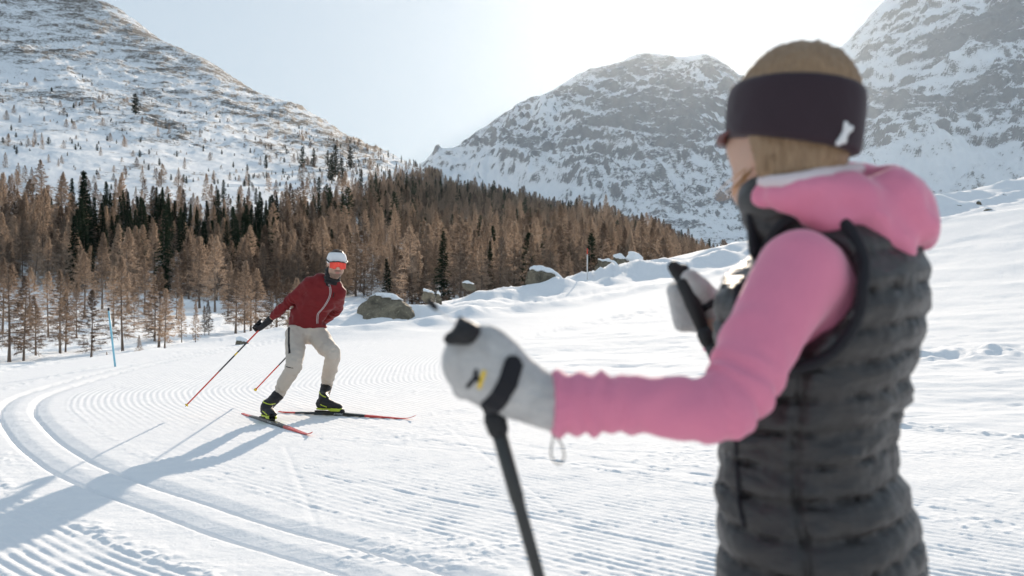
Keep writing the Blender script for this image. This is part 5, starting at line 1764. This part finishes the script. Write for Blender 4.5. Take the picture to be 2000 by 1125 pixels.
# ------------------------------------------------------------------ boulders, marker poles
t_ = NT('lichen_rock'); _p = t_.pos()
_a = t_.noise(_p, 2.2, 6, .65, .5); _b = t_.noise(_p, 14, 4, .6)
_c = t_.mix(t_.ramp(_a, [(.35, 0.), (.65, 1.)]), (.085, .075, .06), (.26, .225, .165))
_c = t_.mix(t_.ramp(_b, [(.55, 0.), (.72, .7)]), _c, (.40, .36, .26))
t_.bsdf(_c, .9, t_.bump(t_.math('ADD', _a, t_.math('MULTIPLY', _b, .4)), .8, .12), .15)
MAT['rock'] = t_.m
t_ = NT('snow_cap'); _p = t_.pos()
t_.bsdf((.86, .88, .90), .75, t_.bump(t_.noise(_p, 6, 4, .6), .3, .06), .2)
MAT['snow_cap'] = t_.m

def boulder(px, py, wpx, hpx, label, seed, Y=None, slope=.3, cap=.06, capz=.45, drift=0., depth=.8):
    """irregular rock sunk in the snow; a thin cap lies on its top and a drift can bury its right side"""
    if Y is None: x, y = ground_hit(px, py)
    else: y = Y; x = (px - CX) / FPX * Y
    zb = CAMZ + (CY - py) / FPX * y
    w = wpx / FPX * y * .5; h = hpx / FPX * y
    c = np.array([x, y, zb])
    rs = np.random.RandomState(seed)
    cuts = [(nrm((rs.normal(), rs.normal(), .15 + .5 * rs.rand())), .62 + .3 * rs.rand()) for _ in range(9)]
    r = np.array([w * 1.12, w * depth, h * 1.15])
    def rock(P):
        q = (P - c) / r
        q[:, 2] = q[:, 2] + slope * q[:, 0]
        q = q + .13 * np.stack([noise3(q * 1.3 + seed), noise3(q * 1.3 + seed + 9), noise3(q * 1.3 + seed + 17)], -1)
        d = np.linalg.norm(q, axis=1) - 1
        for n_, k in cuts: d = smax(d, q @ n_ - k, .05)
        d = d + .09 * fbm3(q * 2.6 + seed, 3) + .07 * np.abs(noise3(q * 5 + seed)) - .05
        return d * min(r)
    h_ = max(.03, min(r) / 11)
    lo, hi = c - r * (1.3, 1.3, .6) - .1, c + r * 1.3 + .1
    V, Q = surface_nets(rock, lo, hi, h_)
    o = obj('boulder', mesh_np('boulder', V - c, Q, MAT['rock'])); o.location = c
    tag(o, label, 'boulder', 'boulders along the brow' if py > 450 else 'stones on the upper right slope')
    def snow(P):
        q = (P - c) / r
        top = rock(P - (0, 0, cap)) - cap * .2
        lim = (capz - q[:, 2] - slope * .8 * q[:, 0]) * r[2] + .30 * r[2] * fbm3(q * 2.4 + 5, 2)
        d = smax(smax(top, -(rock(P) + cap * .4), cap * .5), lim, cap * .6)
        if drift:
            qq = (P - c - r * (.75, -.15, -.25)) / (r * (1.25, 1.2, 1.10))
            k = ((np.abs(qq[:, 0]) + .02) ** 1.4 + np.abs(qq[:, 1]) ** 1.6) ** (1 / 1.5)
            dr = (np.maximum(k, 0) + np.maximum(qq[:, 2], -.9) - .92 + .10 * fbm3(qq * 2.2 + seed, 3)) * min(r) * .8
            d = smin(d, dr, .15)
        return d
    V, Q = surface_nets(snow, lo - (.1, .1, 0), hi + (w * .8 * bool(drift), .2, cap + .2), h_)
    if len(Q): link(bpy.data.objects.new('snow_cap', mesh_np('snow_cap', V - c, Q, MAT['snow_cap'])), o)
    return o

boulder(757, 620, 112, 36, 'large flat lichen covered boulder with a thin snow cap, right of the skier', 3, Y=26.5, slope=.30, cap=.04, capz=.90)
boulder(1062, 558, 62, 30, 'pointed boulder drifted over with snow, bare rock on its left side', 8, Y=36, slope=.25, cap=.06, capz=.75, drift=1)
boulder(1184, 528, 40, 20, 'snowy peaked boulder just right of the white marker pole on the brow', 12, Y=43, slope=.2, cap=.05, capz=.7, drift=1)
boulder(1211, 516, 28, 15, 'brown rounded boulder poking out behind the snowy peaked one', 15, Y=45, cap=.06, capz=.6)
boulder(1240, 514, 28, 10, 'low snow rounded boulder farthest right on the brow', 18, Y=45, cap=.2, capz=-.2)
boulder(836, 579, 26, 12, 'small tan rock in the snow bank between large flat and pointed boulders', 21, Y=30.5, cap=.04, capz=.6)
boulder(858, 590, 12, 15, 'small upright dark stone just below the small tan rock', 24, Y=29, cap=.03, capz=.7)
boulder(918, 560, 26, 8, 'flat dark stone half sunk in the snow mound on the brow', 27, Y=33, cap=.04, capz=.6)
boulder(472, 670, 26, 7, 'low stone at the piste edge under the trailing glove of the skier', 33, Y=21, cap=.04, capz=.4)
for i, (px, py, w, h, lab) in enumerate(((1872, 404, 14, 4, 'dark stone nearest the pink hood on the upper right slope'), (1912, 397, 10, 4, 'dark stone in the middle of the upper right slope'),
        (1930, 412, 18, 4, 'long low stone lowest on the upper right slope'), (1962, 384, 10, 4, 'small stone high on the right slope near the picture edge'))):
    boulder(px, py, w, h, lab, 40 + i, cap=.05, capz=.6)

def marker(name, base, top, r, mats, label):
    e = empty(name, base); tag(e, label, 'marker pole')
    base = np.array(base); top = np.array(top)
    for nm, a, b, m in mats:
        sweep(nm, [base + (top - base) * t - base for t in np.linspace(a, b, 4)], r, m, e, 8, base=(0, 0, 0))
MAT['pole_blue'] = plain('blue_pole_paint', (.24, .54, .68), .5, .4)
MAT['pole_white'] = plain('white_pole_paint', (.72, .70, .68), .5, .4)
x, y = ground_hit(226, 716); 
_b = np.array([x, y, gz(x, y) - .05]); _t = at(212, 601, y)
marker('marker_pole', _b, _t, .016, [('shaft', 0, .95, MAT['pole_blue']), ('cap', .95, 1., MAT['vest_dark'])], 'thin light blue pole leaning at the outer edge of the piste')
x, y = ground_hit(1147, 553)
_b = np.array([x, y, gz(x, y) - .1]); _t = at(1147, 485, y)
marker('marker_pole', _b, _t, .024, [('shaft', 0, .82, MAT['pole_white']), ('red_top', .82, 1., MAT['pole_red'])], 'thin white pole with red top on the snow beside the boulders')

# ------------------------------------------------------------------ the air
def build_haze():
    bm = bmesh.new()
    x0, x1, y0, y1, z0, z1 = -2300, 3000, -460, 3150, -190, 1330
    vs_ = [bm.verts.new((x, y, z)) for x in (x0, x1) for y in (y0, y1) for z in (z0, z1)]
    for f in ((0, 1, 3, 2), (4, 6, 7, 5), (0, 4, 5, 1), (2, 3, 7, 6), (0, 2, 6, 4), (1, 5, 7, 3)):
        bm.faces.new([vs_[i] for i in f])
    bmesh.ops.recalc_face_normals(bm, faces=bm.faces)
    me = bpy.data.meshes.new('haze'); bm.to_mesh(me); bm.free()
    t = NT('haze_air')
    v = t.n('ShaderNodeVolumePrincipled')
    v.inputs['Color'].default_value = (.84, .92, 1.0, 1)
    v.inputs['Density'].default_value = HAZE_DENSITY
    v.inputs['Anisotropy'].default_value = .76
    t.t.links.new(v.outputs[0], t.out.inputs['Volume'])
    me.materials.append(t.m)
    o = obj('haze', me)
    tag(o, 'thin pale winter haze in the valley air', 'haze', kind='stuff')
HAZE_DENSITY = 0.11e-4
build_haze()
